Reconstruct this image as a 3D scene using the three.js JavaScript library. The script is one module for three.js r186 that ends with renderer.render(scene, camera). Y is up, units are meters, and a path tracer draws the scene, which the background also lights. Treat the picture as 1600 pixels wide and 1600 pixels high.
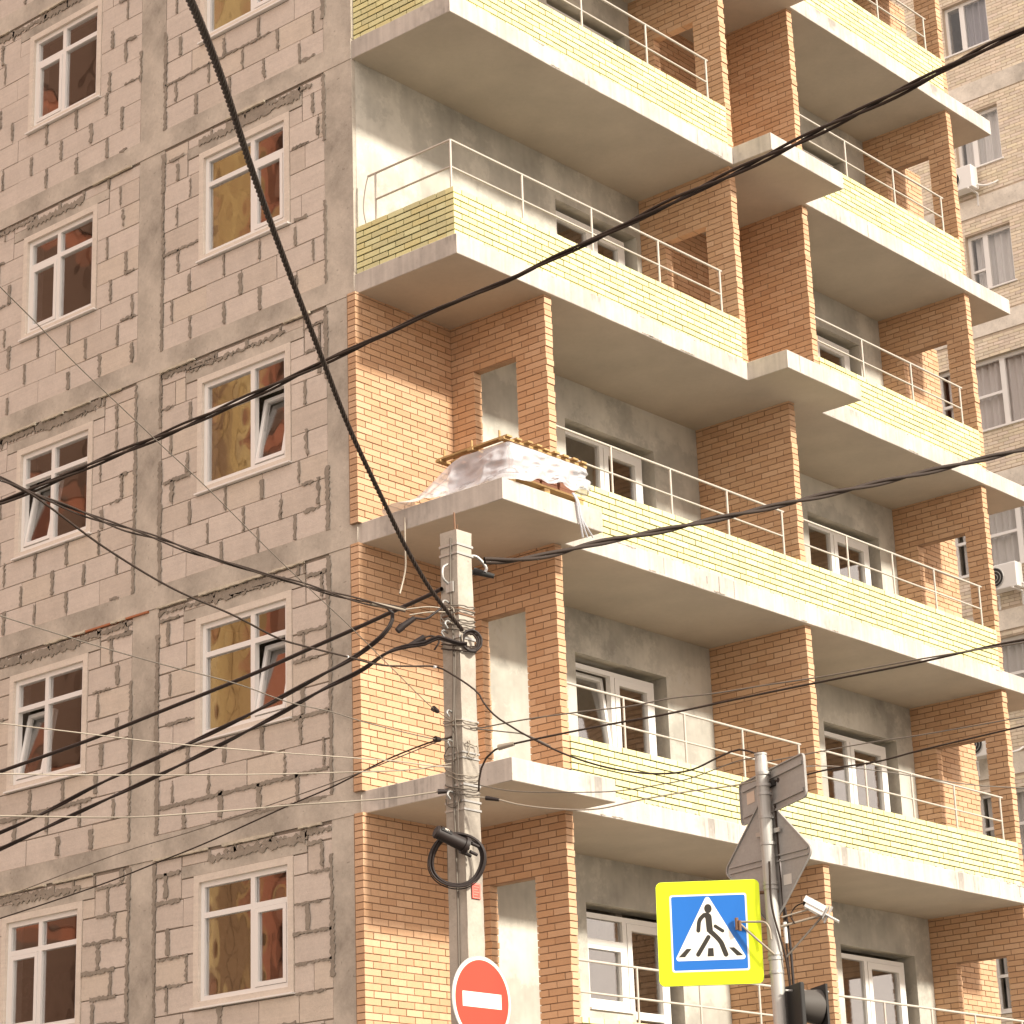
import * as THREE from 'three';
import { mergeGeometries, mergeVertices } from 'three/addons/utils/BufferGeometryUtils.js';
import { RoundedBoxGeometry } from 'three/addons/geometries/RoundedBoxGeometry.js';

// ───────────────────────── camera, sky, sun, exposure
const scene = new THREE.Scene();
const camera = new THREE.PerspectiveCamera(23.523, 1, 0.1, 900);
camera.position.set(-18.378, 1.6, 18.883);
camera.quaternion.setFromRotationMatrix(new THREE.Matrix4().makeBasis(
  new THREE.Vector3(0.65859911, -0.03403416, 0.75172394),
  new THREE.Vector3(-0.21985654, 0.94668456, 0.23548131),
  new THREE.Vector3(-0.71965986, -0.32035921, 0.61600298)));
camera.updateMatrixWorld();
const renderer = new THREE.WebGLRenderer({ antialias: true });
renderer.toneMapping = THREE.LinearToneMapping;
renderer.toneMappingExposure = 1.36;
renderer.shadowMap.enabled = true;
renderer.shadowMap.type = THREE.PCFSoftShadowMap;

{ // a bright hazy sky: cream towards the horizon, a little darker and cooler overhead
  const w = 128, h = 64, d = new Float32Array(w * h * 4);
  for (let j = 0; j < h; j++) {
    const el = ((j + 0.5) / h - 0.5) * Math.PI, s = Math.max(0, Math.sin(el));
    const t = Math.pow(s, 0.6), low = el < 0 ? 0.35 : 1;
    for (let i = 0; i < w; i++) {
      const o = (j * w + i) * 4;
      d[o] = low * (1.50 - 0.36 * t); d[o + 1] = low * (1.25 - 0.24 * t); d[o + 2] = low * (1.045 - 0.09 * t); d[o + 3] = 1;
    }
  }
  const sky = new THREE.DataTexture(d, w, h, THREE.RGBAFormat, THREE.FloatType);
  sky.mapping = THREE.EquirectangularReflectionMapping; sky.magFilter = sky.minFilter = THREE.LinearFilter; sky.needsUpdate = true;
  scene.background = sky; scene.environment = sky;
}
const sun = new THREE.DirectionalLight(new THREE.Color(1, 0.945, 0.82), 4.5);
sun.position.set(4 + 0.03 * 60, 10 + 0.6 * 60, 60); sun.target.position.set(4, 10, 0);
sun.castShadow = true; sun.shadow.mapSize.set(4096, 4096); sun.shadow.radius = 9;
Object.assign(sun.shadow.camera, { left: -30, right: 40, top: 30, bottom: -30, near: 1, far: 160 });
scene.add(sun, sun.target);

// ───────────────────────── helpers
let seed = 1234567;
const rnd = () => { seed = (seed + 0x6d2b79f5) | 0; let t = Math.imul(seed ^ (seed >>> 15), 1 | seed); t = (t + Math.imul(t ^ (t >>> 7), 61 | t)) ^ t; return ((t ^ (t >>> 14)) >>> 0) / 4294967296; };
const rr = (a, b) => a + (b - a) * rnd();
const V = (x, y, z) => new THREE.Vector3(x, y, z);
const used = new Map();
const numbered = (n) => { const k = used.get(n) || 0; used.set(n, k + 1); return k ? n + '_' + String(k).padStart(3, '0') : n; };
function tag(o, label, category, group, kind) {
  if (label) o.userData.label = label;
  if (category) o.userData.category = category;
  if (group) o.userData.group = group;
  if (kind) o.userData.kind = kind;
  return o;
}
function thing(name, pos, label, category, group) {
  const g = new THREE.Group(); g.name = numbered(name); g.position.copy(pos); scene.add(g);
  return tag(g, label, category, group);
}
function clean(g) {
  const q = g.index ? g.toNonIndexed() : g;
  for (const k of Object.keys(q.attributes)) if (!['position', 'normal', 'uv'].includes(k)) q.deleteAttribute(k);
  return q;
}
const merge = (list) => (list.length === 1 ? clean(list[0]) : mergeGeometries(list.map(clean)));
function part(name, geos, mat, parent, kind) {
  const m = new THREE.Mesh(Array.isArray(geos) ? merge(geos) : geos, mat);
  m.name = name; m.castShadow = m.receiveShadow = true;
  if (kind) m.userData.kind = kind;
  parent.add(m); return m;
}
// uv in metres from the dominant axis of the normal
function metre(g, ou = 0, ov = 0) {
  const p = g.attributes.position, n = g.attributes.normal, uv = new Float32Array(p.count * 2);
  for (let i = 0; i < p.count; i++) {
    const ax = Math.abs(n.getX(i)), ay = Math.abs(n.getY(i)), az = Math.abs(n.getZ(i));
    let u, v;
    if (ax >= ay && ax >= az) { u = p.getZ(i); v = p.getY(i); } else if (ay >= az) { u = p.getX(i); v = p.getZ(i); } else { u = p.getX(i); v = p.getY(i); }
    uv[2 * i] = u + ou; uv[2 * i + 1] = v + ov;
  }
  g.setAttribute('uv', new THREE.BufferAttribute(uv, 2)); return g;
}
function box(x0, x1, y0, y1, z0, z1) {
  const g = new THREE.BoxGeometry(Math.abs(x1 - x0), Math.abs(y1 - y0), Math.abs(z1 - z0));
  g.translate((x0 + x1) / 2, (y0 + y1) / 2, (z0 + z1) / 2); return metre(g);
}
function cyl(a, b, r, r2 = r, n = 10) {
  const d = b.clone().sub(a), L = d.length(), g = new THREE.CylinderGeometry(r2, r, L, n);
  g.translate(0, L / 2, 0); g.applyQuaternion(new THREE.Quaternion().setFromUnitVectors(V(0, 1, 0), d.normalize())); g.translate(a.x, a.y, a.z);
  return g;
}
const curve = (pts) => new THREE.CatmullRomCurve3(pts, false, 'centripetal');
const tube = (pts, r, n = pts.length * 6, k = 7) => new THREE.TubeGeometry(curve(pts), n, r, k);
function orient(g, o, ax, ay, az) { // local axes -> world
  return g.applyMatrix4(new THREE.Matrix4().makeBasis(ax, ay, az).setPosition(o));
}
// boxes of a wall in the plane of «u» and y with rectangular holes [u0,u1,y0,y1], none overlapping in u
function holed(u0, u1, y0, y1, holes, mk) {
  const out = []; let u = u0;
  for (const [a, b, c, d] of holes.slice().sort((p, q) => p[0] - q[0])) {
    if (a > u + 1e-4) out.push(mk(u, a, y0, y1));
    if (c > y0 + 1e-4) out.push(mk(a, b, y0, c));
    if (d < y1 - 1e-4) out.push(mk(a, b, d, y1));
    u = b;
  }
  if (u < u1 - 1e-4) out.push(mk(u, u1, y0, y1));
  return out;
}
// a ragged strip in a plane: along t from 0..L (axis a), width w (axis b), extruded by depth (axis c)
function ragged(L, w, depth, amp, step = 0.035) {
  const n = Math.max(3, Math.round(L / step)), s = new THREE.Shape();
  const pts = [];
  for (let i = 0; i <= n; i++) pts.push([L * i / n, -w / 2 - rr(-amp, amp)]);
  for (let i = n; i >= 0; i--) pts.push([L * i / n, w / 2 + rr(-amp, amp)]);
  pts.forEach(([x, y], i) => (i ? s.lineTo(x, y) : s.moveTo(x, y)));
  return new THREE.ExtrudeGeometry(s, { depth, bevelEnabled: false });
}

// ───────────────────────── textures and materials
function lattice(n, sx, sy, s) { // periodic value noise, n x n, sx by sy cells
  const g = new Float32Array(sx * sy); let k = s * 7919 + 17;
  for (let i = 0; i < g.length; i++) { k = (Math.imul(k, 1664525) + 1013904223) | 0; g[i] = (k >>> 8) / 16777216; }
  const o = new Float32Array(n * n), f = (t) => t * t * (3 - 2 * t);
  for (let y = 0; y < n; y++) for (let x = 0; x < n; x++) {
    const u = x / n * sx, v = y / n * sy, i = Math.floor(u), j = Math.floor(v), a = f(u - i), b = f(v - j);
    const q = (p, r) => g[((r % sy) * sx) + (p % sx)];
    o[y * n + x] = (q(i, j) * (1 - a) + q(i + 1, j) * a) * (1 - b) + (q(i, j + 1) * (1 - a) + q(i + 1, j + 1) * a) * b;
  }
  return o;
}
function fbm(n, list, s) { // list of [cellsX, cellsY, weight]
  const o = new Float32Array(n * n); let tot = 0;
  list.forEach(([x, y, w], i) => { const l = lattice(n, x, y, s + i * 31); for (let k = 0; k < o.length; k++) o[k] += l[k] * w; tot += w; });
  for (let k = 0; k < o.length; k++) o[k] /= tot;
  return o;
}
function tex(n, size, fn, srgb = false) {
  const d = new Uint8Array(n * n * 4);
  for (let i = 0; i < n * n; i++) { const c = fn(i); for (let k = 0; k < 3; k++) d[i * 4 + k] = Math.max(0, Math.min(255, Math.round(c[k] * 255))); d[i * 4 + 3] = 255; }
  const t = new THREE.DataTexture(d, n, n, THREE.RGBAFormat); t.wrapS = t.wrapT = THREE.RepeatWrapping;
  t.magFilter = THREE.LinearFilter; t.minFilter = THREE.LinearMipmapLinearFilter; t.generateMipmaps = true;
  t.repeat.set(1 / size, 1 / size); if (srgb) t.colorSpace = THREE.SRGBColorSpace; t.needsUpdate = true; return t;
}
const ss = (a, b, x) => { const t = Math.max(0, Math.min(1, (x - a) / (b - a))); return t * t * (3 - 2 * t); };
const N = 512;
const nA = fbm(N, [[5, 5, 1], [11, 11, 0.7], [27, 27, 0.45], [70, 70, 0.3], [200, 200, 0.25]], 3);
const nB = fbm(N, [[3, 3, 1], [8, 8, 0.8], [17, 17, 0.5], [60, 60, 0.2]], 9);
const nS = fbm(N, [[40, 2, 1], [90, 3, 0.8], [13, 4, 0.7], [160, 10, 0.4]], 21);
const nF = fbm(N, [[120, 120, 1], [256, 256, 1], [40, 40, 0.6]], 33);
const nL = fbm(N, [[4, 90, 1], [6, 180, 0.6], [60, 60, 0.5]], 41);
const nP = lattice(N, 90, 90, 77);
const tConc = tex(N, 3.1, (i) => { const v = 0.66 + 0.62 * (nA[i] - 0.5) + 0.62 * (nB[i] - 0.5) + 0.14 * (nF[i] - 0.5) - 0.3 * ss(0.93, 0.99, nP[i]); return [v + 0.06, v + 0.05, v + 0.035]; });
const tFascia = tex(N, 2.7, (i) => { const v = 0.82 + 0.42 * (nA[i] - 0.5) + 0.40 * (nS[i] - 0.5) - 0.38 * ss(0.54, 0.72, nB[i]) * ss(0.42, 0.62, nS[i]) - 0.35 * ss(0.955, 0.99, nP[i]); return [v, v * 0.99, v * 0.965]; });
const tSoffit = tex(N, 4.3, (i) => { const v = 0.76 + 0.26 * (nB[i] - 0.5) + 0.16 * (nA[i] - 0.5) + 0.06 * (nF[i] - 0.5); return [v, v * 0.985, v * 0.95]; });
const tPlaster = tex(N, 3.6, (i) => { const v = 0.72 + 0.80 * (nB[i] - 0.5) + 0.14 * (nS[i] - 0.5) + 0.2 * (nA[i] - 0.5) + 0.12 * ss(0.5, 0.62, nA[i]); return [v, v * 0.99, v * 0.96]; });
const tBlock = tex(N, 1.7, (i) => { const v = 0.84 + 0.16 * (nA[i] - 0.5) + 0.12 * (nL[i] - 0.5) + 0.18 * (nF[i] - 0.5) - 0.2 * ss(0.965, 0.99, nP[i]); return [v, v * 0.985, v * 0.97]; });
const tBrick = tex(N, 0.55, (i) => { const v = 0.84 + 0.16 * (nA[i] - 0.5) + 0.22 * (nF[i] - 0.5); return [v, v, v]; });
const tMortar = tex(N, 0.9, (i) => { const v = 0.75 + 0.45 * (nA[i] - 0.5) + 0.3 * (nF[i] - 0.5); return [v, v * 0.98, v * 0.95]; });
const tGround = tex(N, 5, (i) => { const v = 0.72 + 0.3 * (nB[i] - 0.5) + 0.35 * (nF[i] - 0.5); return [v, v, v * 0.98]; });
const tWood = tex(N, 0.8, (i) => { const v = 0.74 + 0.5 * (nL[i] - 0.5) + 0.2 * (nA[i] - 0.5); return [v, v * 0.95, v * 0.86]; });
const bump = (src, size) => tex(N, size, (i) => [src[i], src[i], src[i]]);
const bA = bump(nA, 1.3), bF = bump(nF, 0.9), bL = bump(nL, 0.8);
const wavy = (() => { // gently uneven glass
  const h = fbm(256, [[2, 3, 1], [5, 6, 0.35], [9, 3, 0.15]], 55), n = 256;
  const t = tex(n, 1.35, (i) => { const x = i % n, y = (i / n) | 0, dx = h[y * n + (x + 1) % n] - h[y * n + (x + n - 1) % n], dy = h[((y + 1) % n) * n + x] - h[((y + n - 1) % n) * n + x]; return [0.5 - dx * 2.6, 0.5 - dy * 2.6, 1]; });
  return t;
})();
const col = (r, g, b) => new THREE.Color().setRGB(r, g, b);
const std = (c, o = {}) => new THREE.MeshStandardMaterial({ color: c, roughness: 0.9, ...o });
const M = {
  conc: std(col(0.62, 0.56, 0.485), { map: tConc, bumpMap: bA, bumpScale: 0.006 }),
  fascia: std(col(0.60, 0.55, 0.505), { map: tFascia, bumpMap: bA, bumpScale: 0.004 }),
  pole: std(col(0.52, 0.465, 0.40), { map: tConc, bumpMap: bA, bumpScale: 0.008 }),
  soffit: std(col(0.61, 0.54, 0.46), { map: tSoffit, bumpMap: bA, bumpScale: 0.002 }),
  plaster: std(col(0.62, 0.59, 0.535), { map: tPlaster, bumpMap: bA, bumpScale: 0.003 }),
  mortar: std(col(0.365, 0.32, 0.27), { map: tMortar, bumpMap: bA, bumpScale: 0.012 }),
  joint: std(col(0.36, 0.235, 0.15), { map: tMortar }),
  bjoint: std(col(0.34, 0.285, 0.24), { map: tMortar }),
  yjoint: std(col(0.055, 0.06, 0.02), { map: tMortar }),
  foam: std(col(0.72, 0.66, 0.54), { map: tMortar, bumpMap: bA, bumpScale: 0.01 }),
  pvc: std(col(0.82, 0.80, 0.77), { roughness: 0.35 }),
  surround: std(col(0.80, 0.72, 0.63), { map: tBlock, roughness: 0.85 }),
  room: std(col(0.42, 0.37, 0.31), { map: tPlaster }),
  dark: std(col(0.02, 0.018, 0.016), { roughness: 0.7 }),
  rail: std(col(0.50, 0.45, 0.39), { roughness: 0.55, metalness: 0.1 }),
  steel: std(col(0.46, 0.45, 0.43), { roughness: 0.5, metalness: 0.75, bumpMap: bF, bumpScale: 0.001 }),
  zinc: std(col(0.55, 0.54, 0.52), { roughness: 0.55, metalness: 0.45, map: tFascia }),
  signback: std(col(0.42, 0.405, 0.385), { roughness: 0.6, metalness: 0.15, map: tBlock }),
  rust: std(col(0.22, 0.12, 0.07), { roughness: 0.8 }),
  rubber: std(col(0.016, 0.008, 0.006), { roughness: 0.6 }),
  rubber2: std(col(0.03, 0.016, 0.009), { roughness: 0.75 }),
  wire: std(col(0.15, 0.125, 0.10), { roughness: 0.6 }),
  lightwire: std(col(0.34, 0.29, 0.23), { roughness: 0.5, metalness: 0.3 }),
  wood: std(col(0.62, 0.42, 0.20), { map: tWood, bumpMap: bL, bumpScale: 0.003 }),
  asphalt: std(col(0.20, 0.19, 0.175), { map: tGround, bumpMap: bF, bumpScale: 0.004 }),
  paving: std(col(0.46, 0.42, 0.37), { map: tGround }),
  nbrick: std(col(0.90, 0.79, 0.64), { map: tBrick }),
  nband: std(col(0.92, 0.85, 0.75), { map: tConc }),
  njoint: std(col(0.70, 0.58, 0.46), { map: tMortar }),
  curtain: std(col(0.66, 0.64, 0.62), {}),
  curtain2: std(col(0.34, 0.33, 0.36), {}),
};
M.glass = new THREE.MeshPhysicalMaterial({ color: 0xffffff, roughness: 0.02, transmission: 1, thickness: 0, ior: 2.3, normalMap: wavy, normalScale: new THREE.Vector2(0.13, 0.13) });
M.glass2 = new THREE.MeshPhysicalMaterial({ color: col(0.95, 0.95, 0.95), roughness: 0.03, transmission: 1, thickness: 0, ior: 2.4 });
M.glass3 = new THREE.MeshPhysicalMaterial({ color: col(0.95, 0.95, 0.95), roughness: 0.04, transmission: 1, thickness: 0, ior: 1.45 });
M.film = new THREE.MeshPhysicalMaterial({ color: col(0.80, 0.81, 0.85), roughness: 0.22, transmission: 0.5, thickness: 0, ior: 1.45, bumpMap: bA, bumpScale: 0.01, side: THREE.DoubleSide });
const tones = (r, g, b, list, o) => list.map((t) => std(col(r * t[0], g * t[1], b * t[2]), { map: tBrick, bumpMap: bF, bumpScale: 0.002, ...o }));
const TONE = [[1, 1, 1], [0.93, 0.92, 0.90], [1.05, 1.04, 1.0], [0.97, 0.93, 0.86], [1.02, 1.05, 1.1], [0.88, 0.88, 0.9]];
const OTONE = [[1, 1, 1], [0.95, 0.93, 0.91], [1.04, 1.05, 1.06], [0.98, 0.95, 0.91], [1.05, 1.08, 1.12], [0.90, 0.86, 0.83]];
const YB = [0.875, 0.83, 0.455], OB = [0.70, 0.44, 0.265], BB = [0.715, 0.635, 0.565];
const mYellow = tones(...YB, TONE), mOrange = tones(...OB, OTONE);
const mBlock = [[1, 1, 1], [0.96, 0.955, 0.95], [1.03, 1.03, 1.03], [0.93, 0.92, 0.90], [1.0, 0.99, 0.95]].map((t) => std(col(BB[0] * t[0], BB[1] * t[1], BB[2] * t[2]), { map: tBlock, bumpMap: bF, bumpScale: 0.003 }));

// ───────────────────────── the ground
{
  const g = new THREE.PlaneGeometry(700, 700); g.rotateX(-Math.PI / 2);
  tag(part('ground', metre(g), M.asphalt, scene), 'grey asphalt ground round the buildings', null, null, 'structure').receiveShadow = true;
  const p = part('pavement', [box(-3.2, 16, 0.004, 0.14, -22, 6.2)], M.paving, scene);
  tag(p, 'pale paved footway with a kerb round the unfinished block', null, null, 'structure');
  const r = new THREE.PlaneGeometry(200, 8); r.rotateX(-Math.PI / 2); r.translate(0, 0.004, 13.5);
  tag(part('road', metre(r), std(col(0.13, 0.125, 0.12), { map: tGround }), scene), 'dark asphalt road in front of the unfinished block', null, null, 'structure');
}

// ───────────────────────── the unfinished block of flats
const YBOT = { '-1': 21.96, 0: 18.96, 1: 15.963, 2: 12.955, 3: 9.965, 4: 6.97, 5: 3.97, 6: 0.97 };
const TH = 0.23, ZW = 0.93, ZF = 2.49, XR = 12.42, XE = 12.86, ZB = -16;
const upper = (k) => k <= 2, ZE = 2.428; // outer end of the brick dividers
const block = thing('apartment_building', V(0, 0, 0), 'unfinished block of flats with grey block side wall and yellow brick balconies', 'building');
const projV = V(0, 0, 0);
const onScreen = (x, y, z, m = 0.03) => { projV.set(x, y, z).project(camera); return Math.abs(projV.x) < 1 + m && Math.abs(projV.y) < 1 + m; };
const far = (x, y, z) => Math.hypot(x - camera.position.x, y - camera.position.y, z - camera.position.z);

// bricks are collected first; the 300 of each colour that show largest become parts, the rest one «stuff» part per wall
const bricks = { yellow_brick: [], orange_brick: [] };
function brick(kind, parent, x, y, z, sx, sy, sz, face = 1) {
  bricks[kind].push({ parent, x, y, z, sx, sy, sz, t: Math.floor(rnd() * 6), in: onScreen(x, y, z), d: far(x, y, z) / face });
}
// a course of bricks along x or z. a0..a1 along the run, the others fixed
function course(kind, parent, axis, a0, a1, y, b0, b1, h, odd, face, jit = 0) {
  const L = 0.25, J = 0.011; let a = a0 - (odd ? L / 2 + rr(-0.02, 0.02) : rr(0, 0.012));
  while (a < a1 - 0.03) {
    let s = Math.max(a, a0), e = Math.min(a + L, a1);
    if (a1 - e < 0.075) e = a1; // no slivers: the last brick runs to the end
    if (s === a0 && e - s < 0.075) { a = s; e = Math.min(s + L, a1); if (a1 - e < 0.075) e = a1; }
    if (e - s > 0.03) {
      const j = rr(-0.003, 0.003), ej = e > a1 - 0.001 ? rr(-jit, jit) : 0, s1 = s === a0 ? s : s + J / 2, e1 = (e === a1 ? e : e - J / 2) + ej, m = (s1 + e1) / 2, w = e1 - s1;
      if (axis === 'x') brick(kind, parent, m, y, (b0 + b1) / 2 + j, w, h, b1 - b0, face); else brick(kind, parent, (b0 + b1) / 2 + j, y, m, b1 - b0, h, w, face);
    }
    if (e === a1) break;
    a = e;
  }
}

// slabs with their balconies
for (const k of [-1, 0, 1, 2, 3, 4, 5, 6]) {
  const y = YBOT[k], y1 = y + TH, soff = [], s = part('floor_slab', [box(0.3, XE - 0.02, y + 0.002, y1 - 0.002, ZB + 0.3, ZW - 0.3)], M.soffit, block);
  const zin = ZW - 0.3;
  if (k > 5) continue;
  const out = new THREE.Shape();
  const zp = upper(k) ? 3.10 : 3.03;
  const P = upper(k)
    ? [[0, zin], [0, ZF], [5.42, ZF], [5.42, zp], [7.06, zp], [7.06, ZF], [XR, ZF], [XR, zin]]
    : [[0, zin], [0, zp], [1.66, zp], [1.66, ZF], [XR, ZF], [XR, zin]];
  // outline with small unevenness along the cast edges
  const Q = [];
  P.forEach(([a, b], i) => {
    Q.push([a, b]); const [c, d] = P[(i + 1) % P.length], L = Math.hypot(c - a, d - b), n = Math.round(L / 0.45);
    if (i < P.length - 2) for (let q = 1; q < n; q++) { const t = q / n, o = rr(-0.004, 0.004); Q.push([a + (c - a) * t + (d !== b ? o : 0), b + (d - b) * t + (c !== a ? o : 0)]); }
  });
  Q.forEach(([a, b], i) => (i ? out.lineTo(a, -b) : out.moveTo(a, -b)));
  const yb = upper(k) ? y : y + 0.0, g = new THREE.ExtrudeGeometry(out, { depth: TH, bevelEnabled: true, bevelSize: 0.006, bevelThickness: 0.006, bevelOffset: -0.006, bevelSegments: 1 });
  g.rotateX(-Math.PI / 2); g.translate(0, yb, 0);
  const slab = part('balcony_slab', metre(g), [M.soffit, M.fascia], block);
  // bottom and top faces are group 0, sides group 1 in ExtrudeGeometry
  // formwork fins on the soffit
  const fins = [];
  for (const fx of upper(k) ? [2.05, 2.42, 9.2] : [2.6, 7.9, 8.5, 10.2]) if (rnd() < 0.8) { const z0 = ZW + rr(0.0, 0.5), z1 = ZF - rr(0.03, 0.5), x = fx + rr(-0.3, 0.3); fins.push(box(x, x + 0.012, y - 0.005, y - 0.0008, z0, z1)); }
  if (fins.length) part('formwork_seam', fins, M.mortar, block, 'stuff');
  if (k === -1) continue;
  // parapets
  const runs = upper(k) ? [[0.03, 5.405], [7.175, 11.195]] : [[1.67, 11.115]];
  for (const [x0, x1] of runs) {
    const zo = 2.44, zi = 2.32, b0 = y1 + 0.008, core = [box(x0 + 0.014, x1 - 0.008, y1 + 0.002, b0 + 0.592, zi + 0.014, zo - 0.021)];
    const left = upper(k) && x0 < 1;
    if (left) core.push(box(x0 + 0.012, x0 + 0.108, y1 + 0.002, b0 + 0.592, ZW + 0.005, zi + 0.013));
    const pp = part('brick_parapet', core, M.yjoint, block);
    for (let c = 0; c < 8; c++) {
      const yc = b0 + c * 0.0758 + 0.033;
      course('yellow_brick', pp, 'x', x0, x1, yc, zi, zo, 0.0594, c % 2, 1);
      if (left) course('yellow_brick', pp, 'z', ZW + 0.002, zi - 0.005 - (c % 2 ? 0 : 0.0), yc, x0, x0 + 0.12, 0.0594, !(c % 2), 0.9);
    }
    // squeezed-out bedding mortar under the first course
    const sm = [];
    for (let x = x0; x < x1; x += 0.4) if (rnd() < 0.8) { const L = Math.min(rr(0.25, 0.5), x1 - x), q = ragged(L, 0.022, 0.02, 0.012); q.translate(x, y1 + 0.010, zo - 0.012); sm.push(metre(q)); }
    if (sm.length) part('bedding_mortar', sm, M.yjoint, pp, 'stuff');
    // uneven mortar along the ledge in front of the first course
    const lg = [];
    for (let x = x0; x < x1; x += 0.5) if (rnd() < 0.85) { const L = Math.min(rr(0.2, 0.5), x1 - x), q = ragged(L, 0.022, 0.03, 0.011, 0.04); q.translate(x, y1 + 0.004, zo + 0.008); lg.push(metre(q)); }
    if (lg.length) part('bedding_mortar', lg, M.fascia, pp, 'stuff');
  }
  const ck = []; for (let i = 0; i < 5; i++) { const x = rr(1.8, 11.8), w = rr(0.004, 0.009), d = upper(k) && x > 5.3 && x < 7.2 ? 3.101 : ZF + 0.001; ck.push(box(x, x + w, y + rr(0, 0.1), y1 - rr(0, 0.06), d - 0.01, d)); }
  part('hairline_crack', ck, M.mortar, slab, 'stuff');
  const ch = []; for (let i = 0; i < 9; i++) { const x = upper(k) ? rr(0.1, 4.9) + (i % 2 ? 7.1 : 0) : rr(1.8, 12), L = Math.min(rr(0.06, 0.35), (upper(k) && x < 5.4 ? 5.4 : XR) - x); if (L < 0.05) continue; const q = ragged(L, 0.012, 0.006, 0.006, 0.02); q.translate(x, rnd() < 0.6 ? y + 0.012 : y1 - 0.012, ZF - 0.0048); ch.push(metre(q)); }
  if (ch.length) part('spalled_edge', ch, M.mortar, slab, 'stuff');
}
part('red_strip', [box(-0.03, 0.1, YBOT[3] - 0.028, YBOT[3] - 0.006, -3.95, -2.55)], std(col(0.40, 0.15, 0.07)), block);
part('red_brick_patch', [box(-0.012, 0.1, YBOT[0] - 0.32, YBOT[0] - 0.03, -6.9, -6.2)], std(col(0.42, 0.17, 0.08), { map: tBrick }), block);

// rear walls of the balconies, window openings and brick dividers, storey by storey
function pvcBars(list, d0, d1, axis) { // list of [u0,u1,y0,y1]; depth d0..d1 along the other axis
  return list.map(([a, b, c, d]) => (axis === 'z' ? box(a, b, c, d, d0, d1) : box(d0, d1, c, d, a, b)));
}
function ring(a, b, c, d, w) { return [[a, b, c, c + w], [a, b, d - w, d], [a, a + w, c + w, d - w], [b - w, b, c + w, d - w]]; }
function hinged(geos, ox, oy, oz, axis, ang) { for (const g of geos) { g.translate(-ox, -oy, -oz); axis === 'z' ? g.rotateZ(ang) : axis === 'x' ? g.rotateX(ang) : g.rotateY(ang); g.translate(ox, oy, oz); } return geos; }
function balconyDoor(x0, xm, x1, ysill, yfloor, ytop, o) { // window beside a balcony door, faces +z
  const zf = ZW - 0.17, zo = ZW - 0.10, w = 0.06, fr = [...ring(x0, xm + w, ysill, ytop, w), ...ring(xm, x1, yfloor, ytop, w).slice(0, 2), [x1 - w, x1, yfloor + w, ytop - w]];
  fr.push([xm, xm + w, yfloor + w, ysill]);
  // the two rings share the post at xm: keep one
  const bars = [[x0, xm, ysill, ysill + w], [x0, xm, ytop - w, ytop], [x0, x0 + w, ysill + w, ytop - w], [xm, xm + 0.075, yfloor, ytop], [xm + 0.075, x1, yfloor, yfloor + w], [xm + 0.075, x1, ytop - w, ytop], [x1 - w, x1, yfloor + w, ytop - w]];
  if (o.transom) bars.push([x0 + w, xm, o.transom, o.transom + 0.06]);
  const win = part('balcony_window', pvcBars(bars, zf, zo, 'z'), M.pvc, block);
  // left light
  const lt = o.transom ? o.transom : ytop - w, L = [x0 + w, xm, ysill + w, lt];
  const sash = pvcBars(ring(L[0] + 0.004, L[1] - 0.004, L[2] + 0.004, L[3] - 0.004, 0.052), zf + 0.012, zo + 0.006, 'z'), pane = [box(L[0] + 0.05, L[1] - 0.05, L[2] + 0.05, L[3] - 0.05, zf + 0.030, zf + 0.036)];
  if (o.tilt) { hinged(sash, 0, L[2], zf, 'x', -o.tilt); hinged(pane, 0, L[2], zf, 'x', -o.tilt); }
  if (o.tilt || o.transom || o.sash) { part('sash', sash, M.pvc, win); part('pane', pane, M.glass2, win); } else part('pane', [box(L[0], L[1], L[2], L[3], zf + 0.030, zf + 0.036)], M.glass2, win);
  if (o.transom) part('pane', [box(x0 + w, xm, o.transom + 0.06, ytop - w, zf + 0.030, zf + 0.036)], M.glass2, win);
  // door leaf
  const D = [xm + 0.08, x1 - w - 0.004, yfloor + w + 0.004, ytop - w - 0.004];
  const leaf = pvcBars([...ring(...D, 0.085), [D[0] + 0.085, D[1] - 0.085, yfloor + 0.93, yfloor + 1.02]], zf + 0.012, zo + 0.008, 'z');
  part('door_leaf', leaf, M.pvc, win);
  part('pane', [box(D[0] + 0.085, D[1] - 0.085, yfloor + 1.02, D[3] - 0.085, zf + 0.03, zf + 0.036)], M.glass2, win);
  part('pane', [box(D[0] + 0.085, D[1] - 0.085, D[2] + 0.085, yfloor + 0.93, zf + 0.03, zf + 0.036)], M.glass2, win);
  part('sill', [box(x0 - 0.02, xm, ysill - 0.03, ysill - 0.002, zf, ZW + 0.03)], M.pvc, win);
}
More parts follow.
